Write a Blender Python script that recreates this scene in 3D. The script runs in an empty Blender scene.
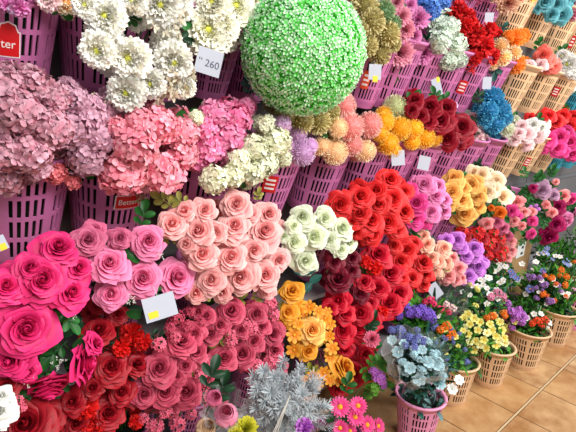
import bpy, math, random
import numpy as np
from mathutils import Vector, Matrix
random.seed(7); rng = np.random.default_rng(7)
PI = math.pi
COL = bpy.context.scene.collection

# ------------------------------------------------------------------ camera
F = 480.; CX, CY = 288., 216.; D = 1.5; H = 1.4
AZ, PT, RL = math.radians(46), math.radians(14.8), math.radians(4)
FW = Vector((math.cos(AZ)*math.cos(PT), math.sin(AZ)*math.cos(PT), -math.sin(PT)))
_r0 = Vector((math.sin(AZ), -math.cos(AZ), 0)); _u0 = _r0.cross(FW)
RT = math.cos(RL)*_r0 + math.sin(RL)*_u0
UP = -math.sin(RL)*_r0 + math.cos(RL)*_u0
CAM = Vector((0, -D, H))
def ray(x, y): return FW + (x-CX)/F*RT - (y-CY)/F*UP
def at(x, y, off):            # point of the display at distance off from the y=0 line
    d = ray(x, y); return CAM + d*((-off+D)/d.y)
def on_floor(x, y, z=0):
    d = ray(x, y); return CAM + d*((z-H)/d.z)
def depth(p): return (p-CAM).dot(FW)
def row_x(px, z, off):
    lo, hi = -1, 12
    for _ in range(40):
        m = (lo+hi)/2; d = Vector((m, -off, z))-CAM
        if CX+F*d.dot(RT)/max(d.dot(FW), .01) < px: lo = m
        else: hi = m
    return lo
cd = bpy.data.cameras.new('camera'); cam = bpy.data.objects.new('camera', cd); COL.objects.link(cam)
cd.sensor_width = 36; cd.lens = F*36/576; cd.clip_start = .02
cam.matrix_world = Matrix(((RT.x, UP.x, -FW.x, CAM.x), (RT.y, UP.y, -FW.y, CAM.y), (RT.z, UP.z, -FW.z, CAM.z), (0, 0, 0, 1)))
bpy.context.scene.camera = cam

# ------------------------------------------------------------------ materials
def lin(c):
    return tuple(((v/255)/12.92 if v/255 <= .04045 else ((v/255+.055)/1.055)**2.4) for v in c)
_m = {}
def nodes(name):
    m = bpy.data.materials.new(name); m.use_nodes = True
    nt = m.node_tree; return m, nt, nt.nodes['Principled BSDF']
def mixc(nt, a, b, fac):
    n = nt.nodes.new('ShaderNodeMix'); n.data_type = 'RGBA'
    for s, v in ((n.inputs['A'], a), (n.inputs['B'], b), (n.inputs['Factor'], fac)):
        if isinstance(v, bpy.types.NodeSocket): nt.links.new(v, s)
        elif isinstance(v, tuple): s.default_value = (*v, 1)
        else: s.default_value = v
    return n.outputs['Result']
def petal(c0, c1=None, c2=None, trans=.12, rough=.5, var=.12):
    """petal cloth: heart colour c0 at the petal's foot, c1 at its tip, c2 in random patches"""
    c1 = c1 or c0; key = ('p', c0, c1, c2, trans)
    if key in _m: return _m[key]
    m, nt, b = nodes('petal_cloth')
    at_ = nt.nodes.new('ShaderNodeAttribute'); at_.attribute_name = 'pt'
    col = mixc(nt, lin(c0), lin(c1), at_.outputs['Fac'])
    tc = nt.nodes.new('ShaderNodeTexCoord')
    nz = nt.nodes.new('ShaderNodeTexNoise'); nz.inputs['Scale'].default_value = 2.6; nt.links.new(tc.outputs['Object'], nz.inputs['Vector'])
    if c2:
        r = nt.nodes.new('ShaderNodeMapRange'); r.inputs['From Min'].default_value = .45; r.inputs['From Max'].default_value = .65
        nt.links.new(nz.outputs['Fac'], r.inputs['Value']); col = mixc(nt, col, lin(c2), r.outputs['Result'])
    oi = nt.nodes.new('ShaderNodeObjectInfo')
    hs = nt.nodes.new('ShaderNodeHueSaturation'); nt.links.new(col, hs.inputs['Color'])
    mr = nt.nodes.new('ShaderNodeMapRange'); mr.inputs['To Min'].default_value = 1-var; mr.inputs['To Max'].default_value = 1+var
    nt.links.new(oi.outputs['Random'], mr.inputs['Value']); nt.links.new(mr.outputs['Result'], hs.inputs['Value'])
    nt.links.new(hs.outputs['Color'], b.inputs['Base Color'])
    b.inputs['Roughness'].default_value = rough; b.inputs['Specular IOR Level'].default_value = .3
    b.inputs['Sheen Weight'].default_value = 0.0
    tr = nt.nodes.new('ShaderNodeBsdfTranslucent'); nt.links.new(hs.outputs['Color'], tr.inputs['Color'])
    mx = nt.nodes.new('ShaderNodeMixShader'); mx.inputs[0].default_value = trans
    nt.links.new(b.outputs[0], mx.inputs[1]); nt.links.new(tr.outputs[0], mx.inputs[2])
    nt.links.new(mx.outputs[0], nt.nodes['Material Output'].inputs['Surface'])
    _m[key] = m; return m
def plain(c, rough=.5, spec=.5, noise=0, nscale=30, name='plastic', metal=0):
    key = ('s', c, rough, spec, noise, name)
    if key in _m: return _m[key]
    m, nt, b = nodes(name)
    tc = nt.nodes.new('ShaderNodeTexCoord'); nz = nt.nodes.new('ShaderNodeTexNoise'); nz.inputs['Scale'].default_value = nscale
    nt.links.new(tc.outputs['Object'], nz.inputs['Vector'])
    l = lin(c); d = tuple(v*(1-noise-.04) for v in l)
    nt.links.new(mixc(nt, d, l, nz.outputs['Fac']), b.inputs['Base Color'])
    b.inputs['Roughness'].default_value = rough; b.inputs['Specular IOR Level'].default_value = spec; b.inputs['Metallic'].default_value = metal
    _m[key] = m; return m
LEAF = petal((28, 78, 30), (46, 118, 48), None, .2, .4, .2)
LEAFB = petal((52, 120, 40), (100, 175, 60), None, .25, .45, .25)
LEAFD = petal((18, 48, 28), (30, 74, 42), None, .15, .4, .2)
LEAFT = petal((30, 80, 72), (60, 120, 108), None, .15, .4, .15)
STEM = plain((50, 95, 40), .5, name='stem_green')
def film():
    m, nt, b = nodes('clear_film')
    b.inputs['Base Color'].default_value = (.9, .95, .97, 1); b.inputs['Roughness'].default_value = .18
    tr = nt.nodes.new('ShaderNodeBsdfTransparent'); mx = nt.nodes.new('ShaderNodeMixShader')
    lw = nt.nodes.new('ShaderNodeLayerWeight'); lw.inputs['Blend'].default_value = .35
    mr = nt.nodes.new('ShaderNodeMapRange'); mr.inputs['To Min'].default_value = .05; mr.inputs['To Max'].default_value = .28
    nt.links.new(lw.outputs['Facing'], mr.inputs['Value']); nt.links.new(mr.outputs['Result'], mx.inputs[0])
    nt.links.new(tr.outputs[0], mx.inputs[1]); nt.links.new(b.outputs[0], mx.inputs[2])
    nt.links.new(mx.outputs[0], nt.nodes['Material Output'].inputs['Surface'])
    return m
FILM = film()

# ------------------------------------------------------------------ mesh building
class MB:
    def __init__(s): s.v = []; s.f = []; s.t = []; s.mi = []; s.mats = []; s.n = 0
    def mat(s, m):
        if m not in s.mats: s.mats.append(m)
        return s.mats.index(m)
    def add(s, tpl, M=None, m=None, ptmul=1., ptadd=0.):
        v, f, t = tpl
        if M is not None:
            A = np.array(M); v = v @ A[:3, :3].T + A[:3, 3]
        s.v.append(v); s.t.append(np.clip(t*ptmul+ptadd, 0, 1)); k = s.mat(m)
        for q in f: s.f.append(tuple(i+s.n for i in q)); s.mi.append(k)
        s.n += len(v)
    def mesh(s, name, smooth=True):
        me = bpy.data.meshes.new(name)
        v = np.concatenate(s.v); t = np.concatenate(s.t)
        me.from_pydata(v.tolist(), [], s.f)
        for m in s.mats: me.materials.append(m)
        me.polygons.foreach_set('material_index', s.mi)
        me.polygons.foreach_set('use_smooth', [smooth]*len(s.f))
        a = me.attributes.new('pt', 'FLOAT', 'POINT'); a.data.foreach_set('value', t.astype(np.float32))
        me.update(); return me
def grid(fn, nu, nv):
    v = []; t = []
    for j in range(nv+1):
        for i in range(nu+1):
            p, k = fn(i/nu*2-1, j/nv); v.append(p); t.append(k)
    f = [(j*(nu+1)+i, j*(nu+1)+i+1, (j+1)*(nu+1)+i+1, (j+1)*(nu+1)+i) for j in range(nv) for i in range(nu)]
    return np.array(v, float), f, np.array(t, float)
def petal_t(L=1., W=.4, th=PI/2, curl=0., cup=.2, peak=.6, nu=2, nv=4, ruf=0., r0=0., notch=0., seed=0):
    """a petal growing from the axis in the x direction, th = angle off the axis at its foot"""
    rr = random.Random(seed); ph = rr.uniform(0, 6)
    pts = [(r0, 0.)]; x, z = r0, 0.
    N = nv*4
    for k in range(N):
        a = th+curl*((k+.5)/N); x += math.sin(a)*L/N; z += math.cos(a)*L/N; pts.append((x, z))
    def fn(u, v):
        X, Z = pts[min(N, int(round(v*N)))]
        vv = max(v, .02)
        s = (vv/peak)**.7 if vv < peak else math.sqrt(max(0, 1-((vv-peak)/(1.03-peak))**2.4))
        w = W*s
        a = th+curl*v
        c = cup*w*(u*u)
        n = (-math.cos(a), math.sin(a))
        rz = ruf*v*math.sin(u*5+ph+v*4)
        back = notch*L*(1-abs(u))*(v > .99)
        return (X+n[0]*(c+rz)-back*math.sin(a), u*w, Z+n[1]*(c+rz)-back*math.cos(a)), v
    return grid(fn, nu, nv)
def rz(a): return Matrix.Rotation(a, 4, 'Z')
def frame(p, n, s=1., roll=0.):
    n = Vector(n).normalized(); a = Vector((0, 0, 1)) if abs(n.z) < .95 else Vector((1, 0, 0))
    x = a.cross(n).normalized(); y = n.cross(x)
    M = Matrix(((x.x, y.x, n.x, 0), (x.y, y.y, n.y, 0), (x.z, y.z, n.z, 0), (0, 0, 0, 1))) @ rz(roll)
    return Matrix.Translation(p) @ M @ Matrix.Scale(s, 4)
def fib(n, zmin=-1.):
    out = []
    for i in range(n):
        z = 1-(1-zmin)*(i+.5)/n; r = math.sqrt(max(0, 1-z*z)); a = i*2.399963
        out.append(Vector((r*math.cos(a), r*math.sin(a), z)))
    return out
def sphere_t(r=1., n=12, z0=0., sz=1.):
    return grid(lambda u, v: ((r*math.sin(PI*v)*math.cos(PI*u), r*math.sin(PI*v)*math.sin(PI*u), z0-sz*r*math.cos(PI*v)), v), n, max(4, n//2))
def tube_t(pts, r, n=5, r1=None):
    pts = [Vector(p) for p in pts]; v = []; f = []
    for i, p in enumerate(pts):
        d = (pts[min(i+1, len(pts)-1)]-pts[max(i-1, 0)]).normalized()
        a = Vector((0, 0, 1)) if abs(d.z) < .9 else Vector((1, 0, 0)); x = d.cross(a).normalized(); y = d.cross(x)
        q = r if r1 is None else r+(r1-r)*i/(len(pts)-1)
        for k in range(n):
            w = 2*PI*k/n; v.append(tuple(p+x*math.cos(w)*q+y*math.sin(w)*q))
    for i in range(len(pts)-1):
        for k in range(n): f.append((i*n+k, i*n+(k+1) % n, (i+1)*n+(k+1) % n, (i+1)*n+k))
    return np.array(v), f, np.linspace(0, 1, len(v))

# ------------------------------------------------------------------ bloom kinds (unit radius, facing +z)
def b_rose(m, seed, op=1.):
    b = MB(); r = random.Random(seed)
    #        R    topZ  n  curl  footZ
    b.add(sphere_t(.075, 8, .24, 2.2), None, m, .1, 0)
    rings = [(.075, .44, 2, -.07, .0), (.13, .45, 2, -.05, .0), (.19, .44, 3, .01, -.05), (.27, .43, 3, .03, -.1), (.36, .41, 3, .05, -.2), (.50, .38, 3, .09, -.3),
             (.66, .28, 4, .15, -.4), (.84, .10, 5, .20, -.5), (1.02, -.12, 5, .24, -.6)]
    a = r.uniform(0, 6)
    for k, (R, Z, n, curl, fz) in enumerate(rings):
        for i in range(n):
            a0 = a+2*PI*i/n+r.uniform(-.2, .2); R_ = R*r.uniform(.9, 1.08); Z_ = Z+r.uniform(-.05, .05); pz = r.uniform(0, 6); tw = r.uniform(.03, .12)
            om = min(2.2, PI/n*1.5); pk = r.uniform(.02, .16)*(k > 4); wf = r.uniform(2, 4.5)
            def fn(u, v, a0=a0, R_=R_, Z_=Z_, pz=pz, tw=tw, om=om, pk=pk, wf=wf):
                s = math.sin(v*PI/2)
                rr = .02+(R_-curl*.75)*s**.6
                z = fz+(Z_-fz)*v**.85
                e = max(0, v-.66)/.34
                rr += curl*e*1.25*(1-.35*(1-abs(u))*0); z -= curl*e*e*.75
                z -= (.06+.14*R_)*abs(u)**2.5*v*v
                rr += (tw*u+.09*R_*math.sin(wf*u+pz)*e)*v; z += .07*R_*math.sin(wf*u+pz+1.5)*e
                rr += pk*R_*max(0, 1-abs(u)*2.2)*e            # folded point at the middle of the edge
                an = a0+u*om*(.5+.5*math.sin(min(v*1.4, 1)*PI/2))*(1-.18*e*e)
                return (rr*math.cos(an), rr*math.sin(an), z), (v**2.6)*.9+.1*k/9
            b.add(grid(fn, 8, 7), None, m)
        a += 1.0
    for i in range(5): b.add(petal_t(.5, .1, 2.0, .3, nu=1, nv=2, r0=.06), Matrix.Translation((0, 0, -.6)) @ rz(i*1.26), LEAF)
    b.add(sphere_t(.16, 6, -.62), None, LEAF)
    return b
def b_bud(m, seed):
    b = MB(); r = random.Random(seed)
    for k, (R, Z, om, n) in enumerate([(.25, .8, 1.3, 2), (.45, .75, 1.1, 3), (.68, .6, .95, 4), (.85, .4, .8, 4)]):
        for i in range(n):
            a0 = k+2*PI*i/n
            def fn(u, v, a0=a0, R=R, Z=Z, om=om):
                rr = .1+R*math.sin(v*PI*.78)**.8 if v > 0 else .1
                z = -.7+(Z+.7)*v-.2*u*u*v*v; an = a0+u*om*(.5+.5*v)
                return (rr*math.cos(an), rr*math.sin(an), z), v
            b.add(grid(fn, 4, 5), None, m)
    for i in range(5): b.add(petal_t(.6, .14, 1.2, -.8, nu=1, nv=3, r0=.1), Matrix.Translation((0, 0, -.75)) @ rz(i*1.26), LEAF)
    return b
def b_peony(m, seed, mc):
    b = MB(); r = random.Random(seed)
    rings = [(12, 1.0, .30, 1.6, .15, .08), (13, .97, .28, 1.3, .1, .08), (13, .9, .26, 1.05, 0, .08), (13, .8, .24, .85, -.1, .08), (11, .68, .2, .66, -.2, .07), (8, .5, .15, .5, -.3, .06)]
    for k, (n, L, W, th, curl, r0) in enumerate(rings):
        for i in range(n):
            t = petal_t(L*r.uniform(.88, 1.06), W*r.uniform(.9, 1.15), th+r.uniform(-.12, .12), curl+r.uniform(-.3, .3), -.3, .72, 5, 4, .075, r0, .1, r.random())
            b.add(t, Matrix.Translation((0, 0, -.3)) @ rz(2*PI*i/n+k*.27+r.uniform(-.1, .1)), m)
    b.add(sphere_t(.17, 10, .0, .7), None, mc)
    for i in range(26):
        t = petal_t(r.uniform(.34, .5), .14, r.uniform(.25, .75), r.uniform(-.6, .2), -.3, .75, 4, 3, .07, .12, .08, r.random()); b.add(t, Matrix.Translation((0, 0, -.18)) @ rz(r.uniform(0, 6.3)), m)
    for v in fib(34, .15): b.add(petal_t(.14, .022, 0, 0, nu=1, nv=2), frame(v*.2+Vector((0, 0, .0)), v+Vector((0, 0, .4))), mc)
    return b
def b_ball(m, seed, n=170, L=.42, W=.09, inner=.6, curl=.5, zmin=-.75, cup=-.5, nv=3):
    b = MB(); r = random.Random(seed)
    b.add(sphere_t(inner*.97, 12), None, m, 0, 0)
    t = [petal_t(L, W, .12, c_*curl, cup, .62, 2 if W > .05 else 1, nv) for c_ in (-1, -.4, .5, 1)]
    for v in fib(n, zmin):
        w = (v+Vector((r.uniform(-.18, .18), r.uniform(-.18, .18), r.uniform(-.18, .18)))).normalized()
        b.add(r.choice(t), frame(v*inner*.93, w, r.uniform(.85, 1.12), r.uniform(0, 6)), m, 1, r.uniform(-.2, .2))
    return b
def b_mum(m, seed, layers=10):
    b = MB(); r = random.Random(seed)
    for k in range(layers):
        q = k/(layers-1); n = int(7+13*q); th = .15+1.25*q
        for i in range(n):
            t = petal_t((.6+.4*q)*r.uniform(.9, 1.08), .12, th+r.uniform(-.1, .1), -.2, -.6, .72, 2, 4)
            b.add(t, Matrix.Translation((0, 0, -.25)) @ rz(2*PI*i/n+k*.4+r.uniform(-.1, .1)), m, 1, (q-.5)*.5)
    return b
def b_hydr(m, seed, n=72, fr=.42):
    b = MB(); r = random.Random(seed)
    b.add(sphere_t(.62, 10), None, m, 0, 0)
    for v in fib(n, -.65):
        w = (v+Vector((r.uniform(-.45, .45), r.uniform(-.45, .45), r.uniform(-.45, .45)))).normalized()
        M = frame(v*r.uniform(.68, .98), w, fr*r.uniform(.8, 1.15), r.uniform(0, 6)); dt = r.uniform(-.3, .3)
        for i in range(4):
            b.add(petal_t(.78, .4, 1.15+r.uniform(-.25, .35), .5, r.uniform(-.3, .5), .55, 2, 3, .06, .04, 0, r.random()), M @ rz(i*PI/2), m, .8, dt+.1)
        b.add(sphere_t(.1, 5, .05), M, m, .2, 0)
    return b
def b_carn(m, seed):
    b = MB(); r = random.Random(seed)
    b.add(sphere_t(.5, 10), None, m, 0, 0)
    for v in fib(46, -.3):
        w = (v+Vector((r.uniform(-.4, .4), r.uniform(-.4, .4), r.uniform(-.2, .4)))).normalized()
        b.add(petal_t(.62*r.uniform(.85, 1.1), .26, .1, r.uniform(-.4, .7), r.uniform(-.6, .6), .85, 5, 4, .09, 0, .06, r.random()), frame(v*.38, w, 1, r.uniform(0, 6)), m, 1, r.uniform(-.2, .1))
    return b
def b_flat(m, seed, n=5, W=.42, mc=None, cr=.16, rings=1, th=1.2, curl=.2, dark=None):
    b = MB(); r = random.Random(seed)
    for k in range(rings):
        for i in range(n):
            b.add(petal_t(1-.14*k, W, th-.22*k+r.uniform(-.12, .12), curl, -.2, .62, 2, 4, .03, .06, .0, r.random()), rz(2*PI*(i+.5*k)/n), m)
    if mc: b.add(sphere_t(cr, 8, .06, .6), None, mc)
    if dark: b.add(sphere_t(cr*.55, 8, .13, .6), None, dark)
    return b
def b_cluster(m, seed, n=22, **k):
    """a head of many small five-petalled flowers"""
    b = MB(); r = random.Random(seed)
    for v in fib(n, -.1):
        w = (v+Vector((r.uniform(-.3, .3), r.uniform(-.3, .3), r.uniform(-.1, .3)))).normalized(); M = frame(v*r.uniform(.55, .85), w, .34, r.uniform(0, 6))
        for i in range(5): b.add(petal_t(1, .42, 1.05, .5, -.2, .65, 2, 2, .05), M @ rz(i*1.257), m)
        if k.get('mc'): b.add(sphere_t(.2, 5, .1), M, k['mc'])
    return b
YC = petal((214, 200, 70), (232, 226, 120))
YGC = petal((190, 196, 40), (226, 228, 96))
GOLD = plain((230, 170, 30), .7, name='pollen_gold')
DARK = plain((60, 20, 15), .7, name='pollen_dark')
WHITE = petal((235, 236, 225), (250, 250, 245))
def b_leaf(m, seed):            # a compound spray of three or five rose leaves, length 1
    b = MB(); r = random.Random(seed)
    b.add(tube_t([(0, 0, 0), (.3, 0, .03), (.62, 0, 0)], .015, 4), None, m)
    for (x, a, s) in [(.6, 0, .5), (.5, 1.0, .4), (.5, -1.0, .4), (.25, 1.1, .32), (.25, -1.1, .32)]:
        b.add(petal_t(1, .3, 1.5, .35, .35, .42, 4, 6, .02, 0, 0, r.random()), Matrix.Translation((x, 0, 0)) @ rz(a+r.uniform(-.15, .15)) @ Matrix.Scale(s, 4), m)
    return b
def b_oneleaf(m, seed):
    b = MB(); b.add(petal_t(1, .3, 1.35, .55, .4, .42, 4, 7, .02, 0, 0, seed), None, m); return b
def b_gyp(m, seed):             # tiny white filler flowers on branching twigs
    b = MB(); r = random.Random(seed)
    for i in range(9):
        d = Vector((r.uniform(-.7, .7), r.uniform(-.7, .7), 1)).normalized()*r.uniform(.6, 1)
        b.add(tube_t([(0, 0, 0), d*.5+Vector((0, 0, .05)), d], .02, 4), None, LEAFB)
        for k in range(4):
            q = d+Vector((r.uniform(-.16, .16), r.uniform(-.16, .16), r.uniform(-.1, .1)))
            b.add(sphere_t(.06, 5), Matrix.Translation(q), WHITE)
    return b
def b_sprig(m, seed):           # frayed filler: branching twigs with seed-like tips
    b = MB(); r = random.Random(seed)
    for i in range(12):
        d = Vector((r.uniform(-.8, .8), r.uniform(-.8, .8), 1)).normalized()*r.uniform(.5, 1.05)
        b.add(tube_t([(0, 0, 0), d*.5+Vector((0, 0, .05)), d], .018, 3), None, m)
        for k in range(7):
            q = d*r.uniform(.4, 1)
            b.add(petal_t(.2, .05, r.uniform(.3, 1.3), .3, 0, .5, 1, 2), Matrix.Translation(q) @ rz(r.uniform(0, 6)), m)
    return b
def b_plume(m, seed):           # feathery frosted twig, length 1
    b = MB(); r = random.Random(seed)
    P = [Vector((.12*math.sin(k*.5+seed)*k/8, .1*math.cos(k*.6+seed)*k/8, k/8)) for k in range(9)]
    b.add(tube_t(P, .012, 4, .004), None, m)
    t = petal_t(.2, .011, .75, .3, 0, .5, 1, 2)
    for k in range(150):
        q = r.uniform(.12, 1)*8; i = min(7, int(q)); p = P[i].lerp(P[i+1], q-i)
        b.add(t, Matrix.Translation(p) @ rz(r.uniform(0, 6.3)) @ Matrix.Scale(r.uniform(.6, 1.1), 4), m)
    return b
KINDS = {
 'rose': lambda m, s: b_rose(m, s), 'rosebud': lambda m, s: b_bud(m, s), 'rosefull': lambda m, s: b_rose(m, s, 1.),
 'peony': lambda m, s: b_peony(m, s, YGC),
 'pom': lambda m, s: b_ball(m, s, 420, .26, .035, .76, .3, -.8, 0, 2),
 'mum': lambda m, s: b_mum(m, s),
 'ballmum': lambda m, s: b_ball(m, s, 230, .36, .07, .66, .5, -.8),
 'hydr': lambda m, s: b_hydr(m, s), 'carn': lambda m, s: b_carn(m, s),
 'hydr_fine': lambda m, s: b_hydr(m, s, 110, .27),
 'azalea': lambda m, s: b_flat(m, s, 5, .36, None, th=.95, curl=.7),
 'azcluster': lambda m, s: b_cluster(m, s, 15),
 'statice': lambda m, s: b_cluster(m, s, 26),
 'gerbera': lambda m, s: b_flat(m, s, 18, .13, GOLD, .3, 2, 1.35, .1, DARK),
 'daisy': lambda m, s: b_flat(m, s, 7, .3, GOLD, .2, 1, 1.2, .2),
 'primrose': lambda m, s: b_flat(m, s, 5, .46, GOLD, .22, 1, 1.15, .3),
 'anemone': lambda m, s: b_flat(m, s, 7, .38, WHITE, .22, 1, 1.15, .25, DARK),
 'leaf': lambda m, s: b_leaf(m, s), 'oneleaf': lambda m, s: b_oneleaf(m, s), 'gyp': lambda m, s: b_gyp(m, s),
 'sprig': lambda m, s: b_sprig(m, s), 'plume': lambda m, s: b_plume(m, s),
}
_mesh = {}
def bloom_mesh(kind, m, var):
    k = (kind, m.name, var)
    if k not in _mesh:
        _mesh[k] = KINDS[kind](m, hash((kind == 'rose', var)) % 1000+var*17).mesh(kind)
    return _mesh[k]

# ------------------------------------------------------------------ objects
def obj(name, me, parent=None, M=None):
    o = bpy.data.objects.new(name, me); COL.objects.link(o)
    if parent: o.parent = parent
    if M is not None: o.matrix_basis = M
    return o
def empty(name, loc, label, cat, group=None, M=None):
    o = bpy.data.objects.new(name, None); COL.objects.link(o); o.empty_display_size = .03
    o.location = loc
    if M is not None: o.matrix_basis = M
    o['label'] = label; o['category'] = cat
    if group: o['group'] = group
    return o
def box_t(x0, x1, y0, y1, z0, z1):
    v = np.array([(x, y, z) for z in (z0, z1) for y in (y0, y1) for x in (x0, x1)], float)
    return v, [(0, 2, 3, 1), (4, 5, 7, 6), (0, 1, 5, 4), (1, 3, 7, 5), (3, 2, 6, 7), (2, 0, 4, 6)], np.zeros(8)
def boxobj(name, dims, m, parent=None, bev=0.):
    b = MB(); b.add(box_t(*dims), None, m); o = obj(name, b.mesh(name, False), parent)
    if bev:
        q = o.modifiers.new('bevel', 'BEVEL'); q.width = bev; q.segments = 2
    return o
def textmesh(s, m, size):
    c = bpy.data.curves.new('lettering', 'FONT'); c.body = s; c.size = size; c.extrude = .0002; c.align_x = 'CENTER'; c.align_y = 'CENTER'
    o = bpy.data.objects.new('lettering', c); COL.objects.link(o)
    dg = bpy.context.evaluated_depsgraph_get(); me = bpy.data.meshes.new_from_object(o.evaluated_get(dg))
    bpy.data.objects.remove(o); me.materials.clear(); me.materials.append(m); return me

# ------------------------------------------------------------------ setting
WALL = .17
def floor_mat():
    m, nt, b = nodes('floor_tiles'); N = nt.nodes; L = nt.links
    tc = N.new('ShaderNodeTexCoord'); sx = N.new('ShaderNodeSeparateXYZ'); L.new(tc.outputs['Object'], sx.inputs[0])
    def mth(op, a, b_=None, c_=None):
        n = N.new('ShaderNodeMath'); n.operation = op
        for i, v in enumerate((a, b_, c_)):
            if v is None: continue
            if isinstance(v, bpy.types.NodeSocket): L.new(v, n.inputs[i])
            else: n.inputs[i].default_value = v
        return n.outputs[0]
    def axis(s, off, per):
        q = mth('DIVIDE', mth('SUBTRACT', s, off), per); fr = mth('FRACT', q)
        e = mth('MINIMUM', fr, mth('SUBTRACT', 1., fr)); return mth('MULTIPLY', e, per), mth('FLOOR', q)
    ex, ix = axis(sx.outputs['X'], 1.865, .312); ey, iy = axis(sx.outputs['Y'], -.877, .62)
    gx = mth('LESS_THAN', ex, .0032); gy = mth('LESS_THAN', ey, .0042)
    wn = N.new('ShaderNodeTexWhiteNoise'); wn.noise_dimensions = '2D'; cb = N.new('ShaderNodeCombineXYZ'); L.new(ix, cb.inputs[0]); L.new(iy, cb.inputs[1]); L.new(cb.outputs[0], wn.inputs['Vector'])
    nz = N.new('ShaderNodeTexNoise'); nz.inputs['Scale'].default_value = 7; nz.inputs['Detail'].default_value = 6; nz.inputs['Roughness'].default_value = .6
    L.new(tc.outputs['Object'], nz.inputs['Vector'])
    rm = N.new('ShaderNodeMapRange'); rm.inputs['From Min'].default_value = .35; rm.inputs['From Max'].default_value = .68; L.new(nz.outputs['Fac'], rm.inputs['Value'])
    c = mixc(nt, lin((148, 102, 60)), lin((214, 178, 132)), rm.outputs['Result'])
    c = mixc(nt, c, lin((186, 136, 82)), mth('MULTIPLY', wn.outputs['Value'], .5))
    c = mixc(nt, c, lin((112, 78, 48)), gx)
    c = mixc(nt, c, lin((205, 180, 140)), gy)
    gyd = mth('MULTIPLY', mth('LESS_THAN', ey, .0075), mth('GREATER_THAN', ey, .0042)); c = mixc(nt, c, lin((100, 70, 44)), gyd)
    L.new(c, b.inputs['Base Color']); b.inputs['Roughness'].default_value = .35
    bp = N.new('ShaderNodeBump'); bp.inputs['Strength'].default_value = .3; bp.inputs['Distance'].default_value = .002
    L.new(mth('SUBTRACT', 1., mth('MAXIMUM', gx, gy)), bp.inputs['Height']); L.new(bp.outputs[0], b.inputs['Normal'])
    return m
def struct(name, dims, m):
    o = boxobj(name, dims, m); o['kind'] = 'structure'; return o
fl = struct('floor', (-2, 9, -4, 0, -.05, 0), floor_mat())
wm = plain((112, 108, 108), .7, .3, .15, 5, 'wall_paint')
struct('wall_back', (-2, 9, -WALL, 0, 0, 2.8), wm)
trim = plain((96, 94, 96), .5, .4, name='panel_joint')
for k, x in enumerate([1.5, 2.5, 3.1, 3.7, 4.3]):
    struct('trim_%d' % (k+1), (x, x+.012, -WALL-.004, -WALL+.002, 0, 2.8), trim)

# ------------------------------------------------------------------ baskets
BH, RB, RR = .225, .076, .105
def basket_mesh(m):
    NA = 84; zb = [0, .1, .14, .30, .335, .495, .53, .69, .725, .84, 1.0]; slots = {2, 4, 6, 8}
    v = []; f = []
    def ring(fr, dr=0): return [((RB+(RR-RB)*fr+dr)*math.cos(2*PI*i/NA), (RB+(RR-RB)*fr+dr)*math.sin(2*PI*i/NA), BH*fr) for i in range(NA)]
    for fr in zb: v += ring(fr, -.004 if fr == 0 else 0)
    for j in range(len(zb)-1):
        for i in range(NA):
            k = i % 12
            if j in slots and k < 9 and k % 2 == 0: continue
            f.append((j*NA+i, j*NA+(i+1) % NA, (j+1)*NA+(i+1) % NA, (j+1)*NA+i))
    c = len(v); v.append((0, 0, .004)); 
    for i in range(NA): f.append((c, (i+1) % NA, i))
    me = bpy.data.meshes.new('body'); me.from_pydata(v, [], f); me.materials.append(m)
    o = bpy.data.objects.new('t', me); COL.objects.link(o); q = o.modifiers.new('s', 'SOLIDIFY'); q.thickness = .003; q.offset = -1
    dg = bpy.context.evaluated_depsgraph_get(); me2 = bpy.data.meshes.new_from_object(o.evaluated_get(dg)); bpy.data.objects.remove(o)
    me2.name = 'body'; return me2
def rim_mesh(m):
    b = MB(); prof = [(RR-.003, BH-.02), (RR+.001, BH-.02), (RR+.003, BH-.006), (RR+.010, BH-.003), (RR+.011, BH+.003), (RR+.006, BH+.006), (RR-.003, BH+.004), (RR-.005, BH-.012), (RR-.003, BH-.02)]
    b.add(grid(lambda u, w: ((prof[int(round(w*8))][0]*math.cos(PI*u), prof[int(round(w*8))][0]*math.sin(PI*u), prof[int(round(w*8))][1]), 0), 72, 8), None, m)
    return b.mesh('rim')
BM = {}
for nm, c in {'purple': (196, 110, 162), 'tan': (232, 192, 150), 'teal': (50, 150, 172), 'pink': (240, 156, 196)}.items():
    m = plain(c, .38, .5, .05, 20, nm+'_plastic'); BM[nm] = (basket_mesh(m), rim_mesh(m))
_b = MB(); _b.add(grid(lambda u, v: (((.001, .064, .083, .001)[int(round(v*3))]*math.cos(PI*u), (.001, .064, .083, .001)[int(round(v*3))]*math.sin(PI*u), (.006, .006, BH*.84, BH*.84)[int(round(v*3))]), 0), 24, 3), None, plain((34, 42, 34), .9, .2, .3, 60, 'slot_shade')); SHADE_CORE = _b.mesh('shade_core', False)  # added dark core in each basket, standing in for shade behind the slots
ROWZ = [1.73, 1.364, .98, .69, .24]; ROWO = [.27, .27, .27, .27, .30]; TILT = math.radians(15)
ROWN = ['top row', 'second row', 'third row', 'fourth row', 'low row']
BK = {}; COLN = {'purple': 'purple', 'tan': 'tan', 'teal': 'teal', 'pink': 'pink'}
def basket(key, row, px, colour, desc, s=1., off=None, tilt=TILT):
    if row is not None:
        o_ = off or ROWO[row]; p = Vector((row_x(px, ROWZ[row], o_), -o_, ROWZ[row])); grp = 'slotted baskets hung in the '+ROWN[row]
    else:
        p = on_floor(*px); tilt = 0; grp = 'slotted baskets standing on the tiled floor'
    M = Matrix.Translation(p) @ Matrix.Rotation(tilt, 4, 'X') @ rz(random.uniform(-.4, .4)) @ Matrix.Diagonal((s, s, s*(1 if row is None else 1.2 if row < 3 and px > 280 else 1.1), 1))
    e = empty('plastic_basket', p, COLN[colour]+' slotted plastic basket '+desc, 'basket', grp, M)
    obj('body', BM[colour][0], e); obj('rim', BM[colour][1], e); obj('shade_core', SHADE_CORE, e)
    BK[key] = (e, M, M @ Vector((0, 0, BH))); return e
B = basket
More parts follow.
